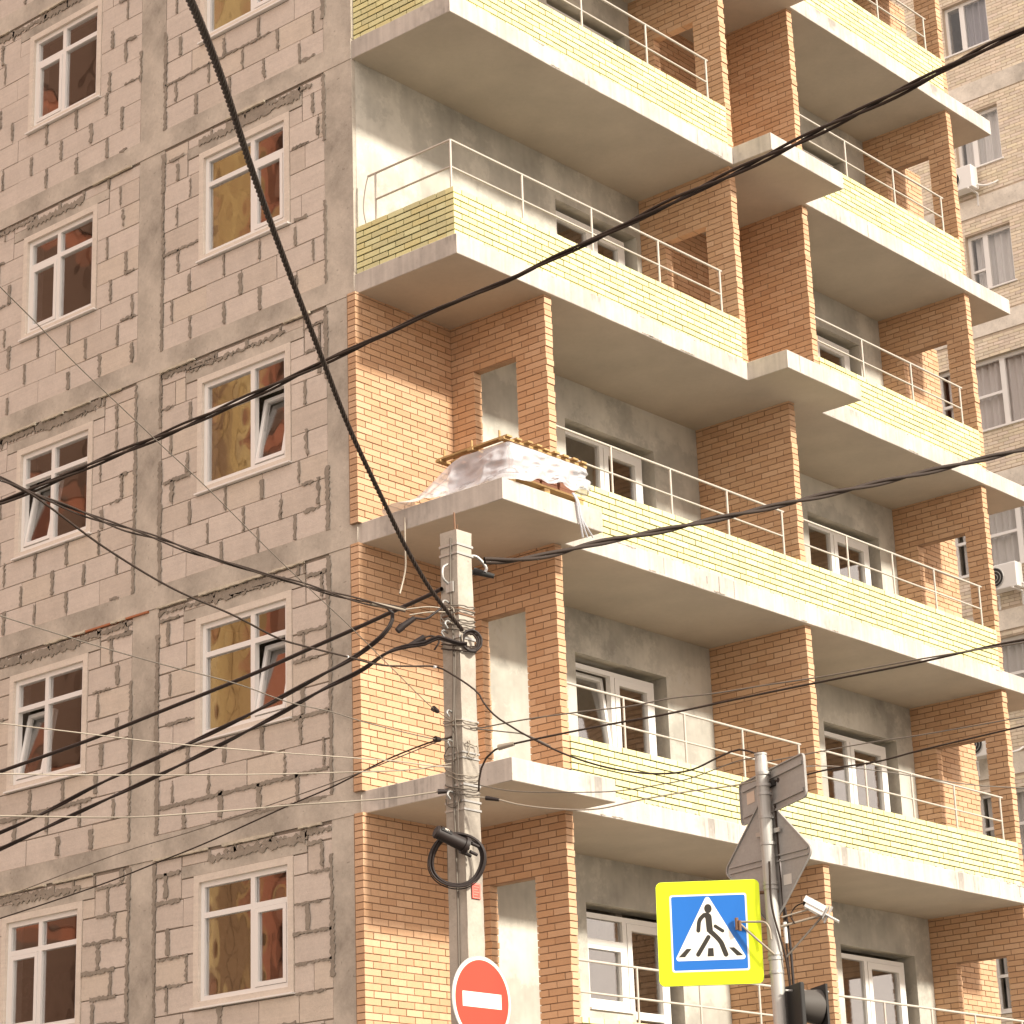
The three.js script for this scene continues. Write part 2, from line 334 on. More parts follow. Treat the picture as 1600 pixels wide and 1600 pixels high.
function divider(x, k, y0, y1, opening, notch = 0) { // notch: height up to which the parapet passes in front // half-brick wall across the balcony at x..x+0.125
  const x1 = x + 0.125, z0 = ZW, z1 = ZE, holes = opening ? [[opening[0] - 0.014, opening[1] + 0.014, y0 - 0.01, opening[2] + 0.012]] : [];
  const d = part('brick_divider', holed(z0 + 0.002, (notch ? 2.31 : z1) - 0.014, y0 + 0.002, y1 - 0.002, holes, (a, b, c, e) => box(x + 0.010, x1 - 0.010, c, e, a, b)), M.joint, block);
  let c = 0;
  for (let y = y0 + 0.004; y < y1 - 0.02; y += 0.0758, c++) {
    const h = Math.min(0.0645, y1 - y - 0.004), yc = y + h / 2, ze = y < y0 + notch ? 2.314 : z1;
    if (h < 0.02) break;
    if (opening && y < opening[2] - 0.01) {
      course('orange_brick', d, 'z', z0 + 0.003, opening[0], yc, x, x1, h, c % 2, 0.75, 0.007);
      course('orange_brick', d, 'z', opening[1], z1, yc, x, x1, h, c % 2, 0.75, 0.007);
    } else course('orange_brick', d, 'z', z0 + 0.003, ze, yc, x, x1, h, c % 2, 0.75, 0.007);
  }
  if (notch) part('brick_core', [box(x + 0.010, x1 - 0.010, y0 + notch + 0.03, y1 - 0.004, 2.297, z1 - 0.014)], M.joint, d, 'stuff');
  return d;
}
function cladding(x0, x1, y0, y1, jl = 0, z1 = ZW) {
  const z0 = z1 - 0.12, d = part('brick_cladding', [box(x0 + 0.01, x1 - 0.002, y0 + 0.002, y1 - 0.002, z0 - 0.02, z1 - 0.010)], M.joint, block);
  let c = 0;
  for (let y = y0 + 0.004; y < y1 - 0.015; y += 0.0758, c++) { const h = Math.min(0.0645, y1 - y - 0.004); if (h < 0.02) break; course('orange_brick', d, 'x', x0, x1, y + h / 2, z0, z1, h, c % 2, 1, jl); }
  return d;
}
for (const k of [0, 1, 2, 3, 4, 5, 6]) {
  const y0 = YBOT[k] + TH, y1 = YBOT[k - 1], b = YBOT[k];
  const sill = b + 1.23, top = b + 2.45, holes = [], doors = [];
  if (upper(k)) {
    doors.push([3.66, 4.44, 5.32, { sash: 1 }], [8.78, 9.52, 10.62, {}]);
  } else if (k < 6) {
    const t3 = k === 3 ? { sash: 0 } : k === 4 ? { tilt: 0.13 } : { transom: b + 2.0 };
    doors.push([3.66, 4.44, 5.44, t3], [8.90, 9.58, 10.70, {}]);
  }
  for (const [a, m, c] of doors) holes.push([a, m + 0.06, sill, top], [m + 0.06, c, y0, top]);
  const xl = upper(k) ? 0.05 : 1.55;
  const wall = [];
  const mk = (a, q, c, e) => box(a, q, c, e, ZW - 0.3, ZW);
  if (!upper(k)) wall.push(box(0.2, 1.55, y0 + 0.002, y1 - 0.002, ZW - 0.42, ZW - 0.145));
  if (upper(k)) wall.push(...holed(xl, 5.53, y0 + 0.002, y1 - 0.002, holes.filter((q) => q[0] < 5.4), mk), box(5.53, 7.06, y0 + 0.002, y1 - 0.002, ZW - 0.3, ZW - 0.145), ...holed(7.06, 11.22, y0 + 0.002, y1 - 0.002, holes.filter((q) => q[0] > 5.4), mk));
  else wall.push(...holed(xl, 11.14, y0 + 0.002, y1 - 0.002, holes, mk));
  wall.push( box(upper(k) ? 11.22 : 11.14, XE - 0.02, y0 + 0.002, y1 - 0.002, ZW - 0.3, ZW - 0.145));
  part('plastered_wall', wall, M.plaster, block);
  for (const [a, m, c, o] of doors) balconyDoor(a + 0.01, m, c - 0.14, sill + 0.02, y0 + 0.02, top - 0.09, o);
  if (k === 6) continue;
  if (upper(k)) {
    divider(5.41, k, y0, y1, [1.34, 2.0, b + 2.27]); divider(7.045, k, y0, y1, null); divider(11.20, k, y0, y1, [1.31, 2.06, b + 2.33]);
    cladding(11.33, XE, y0, y1, 0.014); cladding(5.54, 7.04, y0, y1);
  } else {
    cladding(-0.06, 1.535, y0, y1, 0, 0.98);
    divider(1.54, k, y0, y1, [1.325, 1.975, b + 2.33]); divider(6.38, k, y0, y1, null, 0.60); divider(11.12, k, y0, y1, [1.31, 2.10, b + 2.33]);
    cladding(11.25, XE, y0, y1, 0.014);
  }
  // railings
  const yp = y0 + 0.62, yt = b + 1.432, ym = b + 1.10, zr = 2.385, bars = [];
  const bar = (p, q, r = 0.0125) => { const g = cyl(p, q, r, r, 8); return g; };
  const runs = upper(k) ? [[[0.06, 1.28, 2.54, 3.83, 5.10], 0.06, 5.14], [[8.33, 9.56, 10.86], 7.17, 10.92]] : [[[2.69, 3.81, 4.94, 6.10], 1.66, 6.14], [[7.55, 8.63, 9.67, 10.85], 6.50, 10.91]];
  runs.forEach(([posts, xa, xb], ri) => {
    const r = part('balcony_railing', [bar(V(xa, yt, zr), V(xb, yt, zr), 0.015)], M.rail, block);
    part('rail', [bar(V(xa, ym, zr), V(posts[posts.length - 1], ym, zr))], M.rail, r);
    for (const px of posts) part('post', [bar(V(px, yp - 0.02, zr), V(px, yt, zr), 0.014)], M.rail, r);
    if (upper(k) && ri === 0) {
      part('rail', [bar(V(0.06, yt, zr), V(0.06, yt, 1.10), 0.014)], M.rail, r); part('rail', [bar(V(0.06, ym, zr), V(0.06, ym, 1.22))], M.rail, r);
      part('post', [bar(V(0.06, yp - 0.02, 1.22), V(0.06, yt, 1.22))], M.rail, r);
      part('bent_rod', [tube([V(0.06, yt, 1.10), V(0.06, yt - 0.12, 1.06), V(0.05, yp + 0.2, 1.03), V(0.06, yp - 0.02, 1.06)], 0.007, 20, 6)], M.rail, r);
    }
  });
}

// outer walls that close the block, rooms behind the windows, flat roof
part('outer_wall', [box(XE - 0.3, XE - 0.02, 0, YBOT[-1], ZB, ZW - 0.3), box(0.3, XE - 0.3, 0, YBOT[-1], ZB, ZB + 0.3), box(0.012, 0.3, 0, YBOT[-1], ZB, -9.0)], M.plaster, block);
part('inner_wall', [box(4.6, 4.72, 0, YBOT[-1], ZB + 0.3, ZW - 0.32), box(0.4, 4.6, 0, YBOT[-1], -2.68, -2.55), box(4.72, XE - 0.32, 0, YBOT[-1], -4.2, -4.05), box(7.6, 7.72, 0, YBOT[-1], -4.05, ZW - 0.32)], M.room, block);
part('roof', [box(-0.05, XE + 0.05, YBOT[-1] + 0.3, YBOT[-1] + 1.0, ZB - 0.05, ZW - 0.02)], M.conc, block);

// ───────────────────────── the side wall: frame of cast concrete filled with pale blocks
const blocks = [];
const COLS = [[-9.42, -8.95], [-2.845, -2.375], [0.465, 0.925]];
const smear = [], smearBig = [], foam = [];
function smearV(z, y, h, w, amp, x = -0.010) { const g = ragged(h, w, 0.008, amp, 0.028); g.rotateZ(Math.PI / 2); g.rotateY(-Math.PI / 2); g.translate(x, y, z); return metre(g); }
function smearH(z, y, l, w, amp, x = -0.010) { const g = ragged(l, w, 0.008, amp, 0.03); g.rotateY(-Math.PI / 2); g.translate(x, y, z); return metre(g); }
for (const [a, b] of COLS) {
  const g = [];
  for (const k of [0, 1, 2, 3, 4, 5, 6]) g.push(box(rr(-0.006, 0.002), 0.35, YBOT[k] + 0.272, YBOT[k - 1] - 0.003, a, b > 0.9 && k > 2 ? 0.80 : b));
  g.push(box(0, 0.35, 0, YBOT[6], a, b > 0.9 ? 0.8 : b));
  part('concrete_column', g, M.conc, block, 'stuff');
}
for (const k of [-1, 0, 1, 2, 3, 4, 5, 6]) {
  const y = YBOT[k];
  part('floor_band', [box(-0.012, 0.35, y, y + 0.27, ZB, k > 2 || k === -1 ? 0.92 : 0.92)], M.conc, block);
}
const WIN = [
  { z0: -1.72, z1: -0.13, mull: -0.80, open: 'right' },
  { z0: -5.16, z1: -3.66, mull: -4.47, open: 'left' },
  { z0: -8.2, z1: -6.9, mull: -7.6, open: 'left' },
];
const BAYS = [[-2.375, 0.465, [0]], [-8.95, -2.845, [1, 2]], [-16, -9.42, []]];
for (const k of [0, 1, 2, 3, 4, 5, 6]) {
  const b = YBOT[k], y0 = b + 0.27, y1 = YBOT[k - 1] - 0.03;
  for (const [za, zb, wi] of BAYS) {
    const holes = k > 5 ? [] : wi.map((i) => [WIN[i].z0 + 0.002, WIN[i].z1 - 0.002, b + 1.24, b + 2.71]);
    const w = part('block_wall', holed(za, zb, y0, y1 + 0.028, holes, (p, q, r, s) => box(0.012, 0.32, r, s, p, q)), M.bjoint, block);
    if (za < -9.5) continue;
    const messy = k >= 5 ? 0.85 : k === 4 ? 0.4 : k === 3 ? 0.12 : 0.05;
    for (let r = 0; r < 9; r++) {
      const ya = y0 + r * 0.3165, h = Math.min(0.3165, y1 - ya); if (h < 0.05) break;
      let segs = [[za, zb]];
      for (const [p, q, s, t] of holes) if (ya + h > s + 0.12 && ya < t + 0.135) segs = segs.flatMap(([m, n]) => (q < m || p > n ? [[m, n]] : [[m, p - (ya + h > t ? 0.22 : 0)], [q + (ya + h > t ? 0.22 : 0), n]]));
      for (const [p, q, s, t] of holes) if (ya + h > t && ya < t) for (const [m, n] of [[p - 0.22, p], [q, q + 0.22]]) blocks.push({ parent: w, y: (ya + t) / 2 - 0.004, z: (m + n) / 2, h: t - ya - 0.012, l: n - m - 0.01, x: rr(-0.004, 0.004), t: Math.floor(rnd() * 5), in: onScreen(0, ya, m, 0.05), d: far(0, ya, m) });
      for (const [p, q, s, t] of holes) if (r === 8) for (let m = p - 0.215; m < q + 0.2;) { const n = Math.min(q + 0.215, m + rr(0.4, 0.62)), hh = y1 - t - 0.142; blocks.push({ parent: w, y: y1 - hh / 2 - 0.004, z: (m + n) / 2, h: hh - 0.01, l: n - m - 0.012, x: rr(-0.004, 0.004), t: Math.floor(rnd() * 5), in: onScreen(0, ya, m, 0.05), d: far(0, ya, m) }); if (rnd() < 0.8) smear.push([w, smearV(n, y1 - hh, hh, rr(0.025, 0.05), 0.014)]); m = n; }
      for (const [m, n] of segs) {
        if (n - m < 0.06) continue;
        const L = 0.615; let z = m - ((r % 2 ? 0.5 : 0) + rr(0, 0.25)) * L;
        while (z < n - 0.02) {
          let s = Math.max(z, m + 0.004), e = Math.min(z + L, n - 0.004);
          if (n - 0.004 - e < 0.09) e = n - 0.004;
          const mess = k >= 4 ? rr(0.004, 0.02) : 0.0035;
          if (e - s > 0.05) blocks.push({ parent: w, y: ya + h / 2, z: (s + e) / 2, h: h - mess - 0.003, l: e - s - rr(0.006, 0.014), x: rr(-0.004, 0.004), t: Math.floor(rnd() * 5), in: onScreen(0, ya + h / 2, (s + e) / 2, 0.05), d: far(0, ya, z) });
          if (e < n - 0.02 && rnd() < 0.86) smear.push([w, smearV(e + rr(-0.004, 0.004), ya + rr(0, 0.05), h * rr(0.7, 1.0), rr(0.02, 0.055) * (k >= 4 ? 1.25 : 1), rr(0.01, 0.022))]);
          z = e;
        }
        if (rnd() < messy) { const l = (n - m) * rr(0.5, 1); smear.push([w, smearH(m + (n - m - l) * rnd(), ya + rr(-0.01, 0.01), Math.max(0.1, l), rr(0.02, 0.05), 0.012)]); }
        else if (rnd() < 0.28) { const l = rr(0.12, 0.35); smear.push([w, smearH(Math.max(m, n - l - rr(0, 0.4)), ya + rr(-0.01, 0.02), l, rr(0.02, 0.04), 0.016)]); }
      }
    }
    // mortar run down the columns and under the floor band
    for (const z of [za, zb]) if (z > -9) for (let yy = y0; yy < y1 - 0.2;) { const h = rr(0.4, 1.1), hh = Math.min(h, y1 - yy); if (rnd() < 0.75) smear.push([w, smearV(z + rr(-0.012, 0.012), yy, hh, rr(0.03, 0.065), 0.016)]); yy += hh; }
    for (let zz = za; zz < zb - 0.2;) {
      const l = Math.min(rr(0.5, 1.3), zb - zz);
      if (rnd() < 0.5) smear.push([w, smearH(zz, y1 - rr(0.03, 0.07), l, rr(0.03, 0.10), 0.026)]);
      if (rnd() < 0.62) { const g = ragged(l * rr(0.6, 1), rr(0.02, 0.034), 0.03, 0.006); g.rotateY(-Math.PI / 2); g.translate(-0.016, y1 + 0.014, zz); foam.push([w, metre(g)]); }
      zz += l;
    }
    for (const [p, q, s, t] of holes) { // lintel over the opening
      part('lintel', [box(-0.004, 0.3, t + 0.004, t + 0.135, p - 0.215, q + 0.215)], M.conc, w);
      if (k >= 2) { const l = (q - p + 0.4) * rr(0.5, 1); smear.push([w, smearH(p - 0.2 + (q - p + 0.4 - l) * rnd(), t + 0.15, l, rr(0.03, 0.09), 0.028, -0.011)]); }
    }
  }
}
{ // pale blocks: the largest in view as parts, the rest joined
  blocks.sort((p, q) => (p.in === q.in ? p.d - q.d : p.in ? -1 : 1));
  const rest = new Map(), shared = new Map();
  const geo = (l, h) => { const key = l.toFixed(2) + h.toFixed(2); if (!shared.has(key)) { const g = new RoundedBoxGeometry(0.2, Math.round(h * 100) / 100, Math.round(l * 100) / 100, 1, 0.006); metre(g, shared.size * 0.37, shared.size * 0.23); shared.set(key, g); } return shared.get(key); };
  blocks.forEach((o, i) => {
    if (o.in && i < 300) { const m = part('concrete_block', geo(o.l, o.h), mBlock[o.t], o.parent); m.position.set(o.x + 0.1, o.y, o.z); } else {
      if (!rest.has(o.parent)) rest.set(o.parent, []);
      rest.get(o.parent).push(box(o.x, o.x + 0.2, o.y - o.h / 2, o.y + o.h / 2, o.z - o.l / 2, o.z + o.l / 2));
    }
  });
  for (const [p, g] of rest) part('concrete_blocks', g, mBlock[0], p, 'stuff');
  for (const [list, name, mat] of [[smear, 'mortar_smear', M.mortar], [foam, 'foam_strip', M.foam]]) {
    const by = new Map(); for (const [w, g] of list) { if (!by.has(w)) by.set(w, []); by.get(w).push(g); }
    for (const [w, g] of by) part(name, g, mat, w, 'stuff');
  }
}
// white plastic windows of the side wall
function sideWindow(w, b, tilt) {
  const { z0, z1, mull, open } = w, y0 = b + 1.24, y1 = b + 2.71, s = 0.082, a = z0 + s, c = z1 - s, d = y0 + 0.07, e = y1 - s, f = 0.058, tr = b + 2.255;
  const win = part('window', pvcBars([...ring(a, c, d, e, f), [mull - 0.034, mull + 0.034, d + f, e - f], [a + f, mull - 0.034, tr - 0.03, tr + 0.03], [mull + 0.034, c - f, tr - 0.03, tr + 0.03]], 0.03, 0.10, 'x'), M.pvc, block);
  part('surround', pvcBars(ring(z0, z1, y0, y1, s).map((q, i) => (i === 0 ? [q[0], q[1], q[2], y0 + 0.07] : i > 1 ? [q[0], q[1], y0 + 0.07, q[3]] : q)), -0.012, 0.11, 'x'), M.surround, win);
  part('sill', [box(-0.05, 0.03, y0 - 0.014, y0 + 0.004, z0 - 0.01, z1 + 0.01)], M.pvc, win);
  const L = [a + f, mull - 0.034], Rr = [mull + 0.034, c - f];
  const glass = (p, q, r, t, n) => part('pane', [box(0.062, 0.068, r, t, p, q)], M.glass, n);
  glass(L[0], L[1], tr + 0.03, e - f, win); glass(Rr[0], Rr[1], tr + 0.03, e - f, win);
  const op = open === 'right' ? Rr : L, fx = open === 'right' ? L : Rr;
  glass(fx[0], fx[1], d + f, tr - 0.03, win);
  const q = [op[0] + 0.004, op[1] - 0.004, d + f + 0.004, tr - 0.034], sg = pvcBars(ring(...q, 0.05), 0.022, 0.085, 'x'), pg = [box(0.05, 0.056, q[2] + 0.05, q[3] - 0.05, q[0] + 0.05, q[1] - 0.05)];
  if (tilt) { hinged(sg, 0.085, q[2], 0, 'z', -tilt); hinged(pg, 0.085, q[2], 0, 'z', -tilt); }
  const sash = part('sash', sg, M.pvc, win); part('pane', pg, M.glass, win);
}
for (const k of [0, 1, 2, 3, 4, 5]) WIN.forEach((w, i) => sideWindow(w, YBOT[k], i === 0 ? { 3: 0.19, 4: 0.19 }[k] || 0 : i === 1 ? { 3: 0.19, 4: 0.19 }[k] || 0 : 0));
{ // all bricks
  for (const kind of ['yellow_brick', 'orange_brick']) {
    const list = bricks[kind], mats = kind === 'yellow_brick' ? mYellow : mOrange, tone = kind === 'yellow_brick' ? TONE : OTONE;
    list.sort((p, q) => (p.in === q.in ? p.d - q.d : p.in ? -1 : 1));
    const shared = new Map(), rest = new Map(); let n = 0;
    const geo = (i, alongX) => { const key = i + '/' + alongX; if (!shared.has(key)) shared.set(key, metre(alongX ? new THREE.BoxGeometry(0.24, 0.064, 0.12) : new THREE.BoxGeometry(0.12, 0.064, 0.24), shared.size * 0.13, shared.size * 0.07)); return shared.get(key); };
    for (const o of list) {
      if (o.in && n < 300 && Math.max(o.sx, o.sz) > 0.1) { n++; const ax = o.sx > o.sz, m = part(kind, geo(n % 4, ax), mats[o.t], o.parent); m.position.set(o.x, o.y, o.z); m.scale.set(o.sx / (ax ? 0.24 : 0.12), o.sy / 0.064, o.sz / (ax ? 0.12 : 0.24)); } else { if (!rest.has(o.parent)) rest.set(o.parent, []); rest.get(o.parent).push(o); }
    }
    const unit = metre(new THREE.BoxGeometry(1, 1, 1)), base = mats[0].clone(); base.color.setRGB(...(kind === 'yellow_brick' ? YB : OB));
    const mtx = new THREE.Matrix4(), c = new THREE.Color();
    for (const [p, l] of rest) {
      const im = new THREE.InstancedMesh(unit, base, l.length); im.name = kind + 's'; im.userData.kind = 'stuff'; im.castShadow = im.receiveShadow = true;
      l.forEach((o, i) => { mtx.makeScale(o.sx, o.sy, o.sz).setPosition(o.x, o.y, o.z); im.setMatrixAt(i, mtx); im.setColorAt(i, c.setRGB(...tone[o.t])); });
      p.add(im);
    }
  }
}

// ───────────────────────── the finished brick block behind
{
  const nb = thing('brick_apartment_building', V(26, 0, -5), 'finished pale brick block of flats standing behind the unfinished one', 'building');
  const X = 0.0; // wall face at local x = 0, z local = world z + 5
  const wins = [];
  // measured window heights of the column in view: [sill, head]
  for (const [s, t] of [[28.9, 30.15], [25.98, 27.32], [23.05, 24.42]]) wins.push([-5.65, -4.53, s, t, -5.22]);
  for (const [s, t] of [[19.86, 21.48], [16.76, 18.3], [13.7, 15.25], [10.62, 12.06], [7.6, 9.05]]) wins.push([-6.72, -4.35, s, t, -5.13]);
  for (const [s, t] of [[28.9, 30.15], [25.98, 27.32], [23.05, 24.42]]) wins.push([-10.4, -9.0, s, t, -9.7]);
  const holes = (z0, z1) => wins.filter((w) => w[0] >= z0 && w[1] <= z1);
  const walls = [];
  const cols = [[-20, -11, []], [-11, -8, holes(-11, -8)], [-8, 4, holes(-8, 4)]];
  for (const [a, b, h] of cols) {
    let y = 0; // floor-wise strips so that holes never overlap along z
    for (const w of h.slice().sort((p, q) => p[2] - q[2])) {
      if (w[2] > y) walls.push(box(0.012, 0.4, y, w[2], a + 5, b + 5));
      walls.push(box(0.012, 0.4, w[2], w[3], a + 5, w[0] + 5), box(0.012, 0.4, w[2], w[3], w[1] + 5, b + 5)); y = w[3];
    }
    walls.push(box(0.012, 0.4, y, 36, a + 5, b + 5));
  }
  walls.push(box(0.4, 14, 0, 36, 8.6, 9), box(0.4, 14, 0, 36, -15, -14.6), box(13.6, 14, 0, 36, -14.6, 8.6), box(0.4, 13.6, 35.6, 36, -14.6, 8.6), box(2.6, 2.7, 0, 35.6, -14.6, 8.6));
  part('wall', walls, M.njoint, nb);
  const bands = [27.62, 24.82, 22.0, 18.42, 15.4, 12.35, 9.3, 31.0, 6.2];
  bands.forEach((y) => part('floor_band', [box(-0.012, 0.1, y, y + 0.43, -15, 9)], M.nband, nb));
  const unit = metre(new THREE.BoxGeometry(0.06, 0.066, 0.25)), list = [];
  for (let r = 0; r < 452; r++) {
    const y = 3 + r * 0.0765; if (bands.some((q) => y > q - 0.03 && y < q + 0.46)) continue;
    let cuts = [[-9, -0.5]];
    for (const w of wins) if (y > w[2] - 0.03 && y < w[3] + 0.03) cuts = cuts.flatMap(([a, b]) => (w[1] < a || w[0] > b ? [[a, b]] : [[a, w[0] - 0.006], [w[1] + 0.006, b]]));
    for (const [a, b] of cuts) for (let z = a - (r % 2) * 0.13; z < b - 0.02; z += 0.261) { const s = Math.max(z, a), e = Math.min(z + 0.25, b); if (e - s > 0.02) list.push([y, (s + e) / 2, (e - s) / 0.25]); }
  }
  const im = new THREE.InstancedMesh(unit, M.nbrick, list.length), m = new THREE.Matrix4(), c = new THREE.Color();
  list.forEach(([y, z, l], i) => { im.setMatrixAt(i, m.makeScale(1, 1, l).setPosition(0.03 + rr(-0.003, 0.003), y, z + 5)); const t = rr(0.86, 1.1); im.setColorAt(i, c.setRGB(t, t * rr(0.96, 1), t * rr(0.9, 1))); });
  im.name = 'wall_bricks'; im.userData.kind = 'stuff'; im.castShadow = im.receiveShadow = true; nb.add(im);
  wins.forEach((w, i) => {
    const [a, b, s, t, mu] = w, A = a + 5, B = b + 5, U = mu + 5, bars = [...ring(A, B, s, t, 0.07), [U - 0.06, U + 0.06, s + 0.07, t - 0.07]];
    if (B - A > 2) bars.push([A + 0.07, U - 0.06, (s + t) / 2 - 0.03, (s + t) / 2 + 0.03], [-6.15 + 5, -6.05 + 5, s + 0.07, t - 0.07]); else if (i === 2) bars.push([A + 0.07, U - 0.06, s + 0.5, s + 0.55]);
    const f = part('window', pvcBars(bars, 0.12, 0.19, 'x'), M.pvc, nb);
    part('pane', [box(0.15, 0.156, s + 0.07, t - 0.07, A + 0.07, B - 0.07)], M.glass3, f);
    part('sill', [box(-0.04, 0.12, s - 0.04, s - 0.004, A - 0.05, B + 0.05)], M.pvc, f);
    const cw = i % 3 === 0 && i < 3 ? B - U : B - A - 0.1, cg = new THREE.PlaneGeometry(cw * 0.97, t - s, 70, 1), p = cg.attributes.position;
    for (let q = 0; q < p.count; q++) p.setZ(q, 0.035 * Math.sin(p.getX(q) * 38 + i) + 0.02 * Math.sin(p.getX(q) * 17));
    cg.computeVertexNormals(); cg.rotateY(-Math.PI / 2); cg.translate(0.27, (s + t) / 2, B - cw / 2);
    part('curtain', cg, i === 0 ? M.curtain2 : M.curtain, f).material.side = THREE.DoubleSide;
  });
}
function airCon(pos, label) { // wall unit facing -x
  const a = thing('air_conditioner', pos, label, 'air conditioner', null), w = 0.78, h = 0.54, d = 0.28;
  part('casing', new RoundedBoxGeometry(d, h, w, 2, 0.02).translate(-d / 2 - 0.12, h / 2, 0), M.pvc, a);
  part('fan_grille', [new THREE.TorusGeometry(0.21, 0.012, 6, 28), new THREE.TorusGeometry(0.14, 0.008, 6, 24), new THREE.TorusGeometry(0.07, 0.008, 6, 20)].map((g) => g.rotateY(Math.PI / 2).translate(-d - 0.125, h / 2, -0.12)), M.steel, a);
  part('fan_recess', new THREE.CylinderGeometry(0.2, 0.2, 0.008, 28).rotateZ(Math.PI / 2).translate(-d - 0.121, h / 2, -0.12), M.dark, a);
  for (const z of [-0.28, 0.28]) part('bracket', [box(-d - 0.14, 0, -0.035, -0.003, z - 0.02, z + 0.02), box(-0.03, 0, -0.32, -0.035, z - 0.02, z + 0.02)], M.pvc, a);
  part('hose', [tube([V(-0.2, 0.1, w / 2), V(-0.18, 0.02, w / 2 + 0.18), V(-0.1, 0.05, w / 2 + 0.35), V(0, 0.12, w / 2 + 0.42)], 0.022, 24, 7)], M.pvc, a);
}
airCon(V(26, 25.36, -5.5), 'white air conditioner below a curtained window, highest on the pale brick wall');
airCon(V(26, 16.16, -5.42), 'white air conditioner with a round fan, beside the end of the second lowest full balcony');
airCon(V(26, 12.75, -6.3), 'white air conditioner glimpsed through the brick opening of a lower balcony');

// the tall sunlit block across the yard, seen only mirrored in the side-wall windows
{
  const ob = thing('mirrored_building', V(-28, 0, -20), 'tall yellow and red brick building seen only as reflections in the side windows', 'building');
  const yel = std(col(0.50, 0.30, 0.11), { map: tBrick }), yel2 = std(col(0.34, 0.18, 0.07), { map: tBrick }), red = std(col(0.34, 0.105, 0.05), { map: tBrick }), brn = std(col(0.13, 0.062, 0.036), { map: tBrick });
  part('wall', [box(-22, 19, 0, 40, -12, -0.02)], red, ob);
  const amber = [yel, yel2, std(col(0.56, 0.36, 0.15), { map: tBrick }), std(col(0.42, 0.235, 0.085), { map: tBrick }), std(col(0.24, 0.12, 0.05), { map: tBrick })];
  for (const [a, b] of [[-20, -15], [-12, -8], [-3.2, 2], [10.05, 11.7]]) for (let y = 0; y < 40; y += 5.9) for (let x = a; x < b;) { const c = Math.min(b, x + rr(0.18, 0.6)); part('yellow_panel', [box(x, c - 0.012, y, y + 5.86, -0.02, rr(0.08, 0.16))], amber[Math.floor(rnd() * 5)], ob); x = c; }
  for (const [a, b] of [[14.95, 18.8], [3.2, 7.6]]) for (let y = 1; y < 38; y += 3) part('window_bay', [box(a, b, y, y + 2.5, -0.01, 0.06)], brn, ob);
  for (const x of [9.0, 14.6]) part('pilaster', [box(x, x + 0.35, 0, 40, -0.02, 0.3)], brn, ob);
}

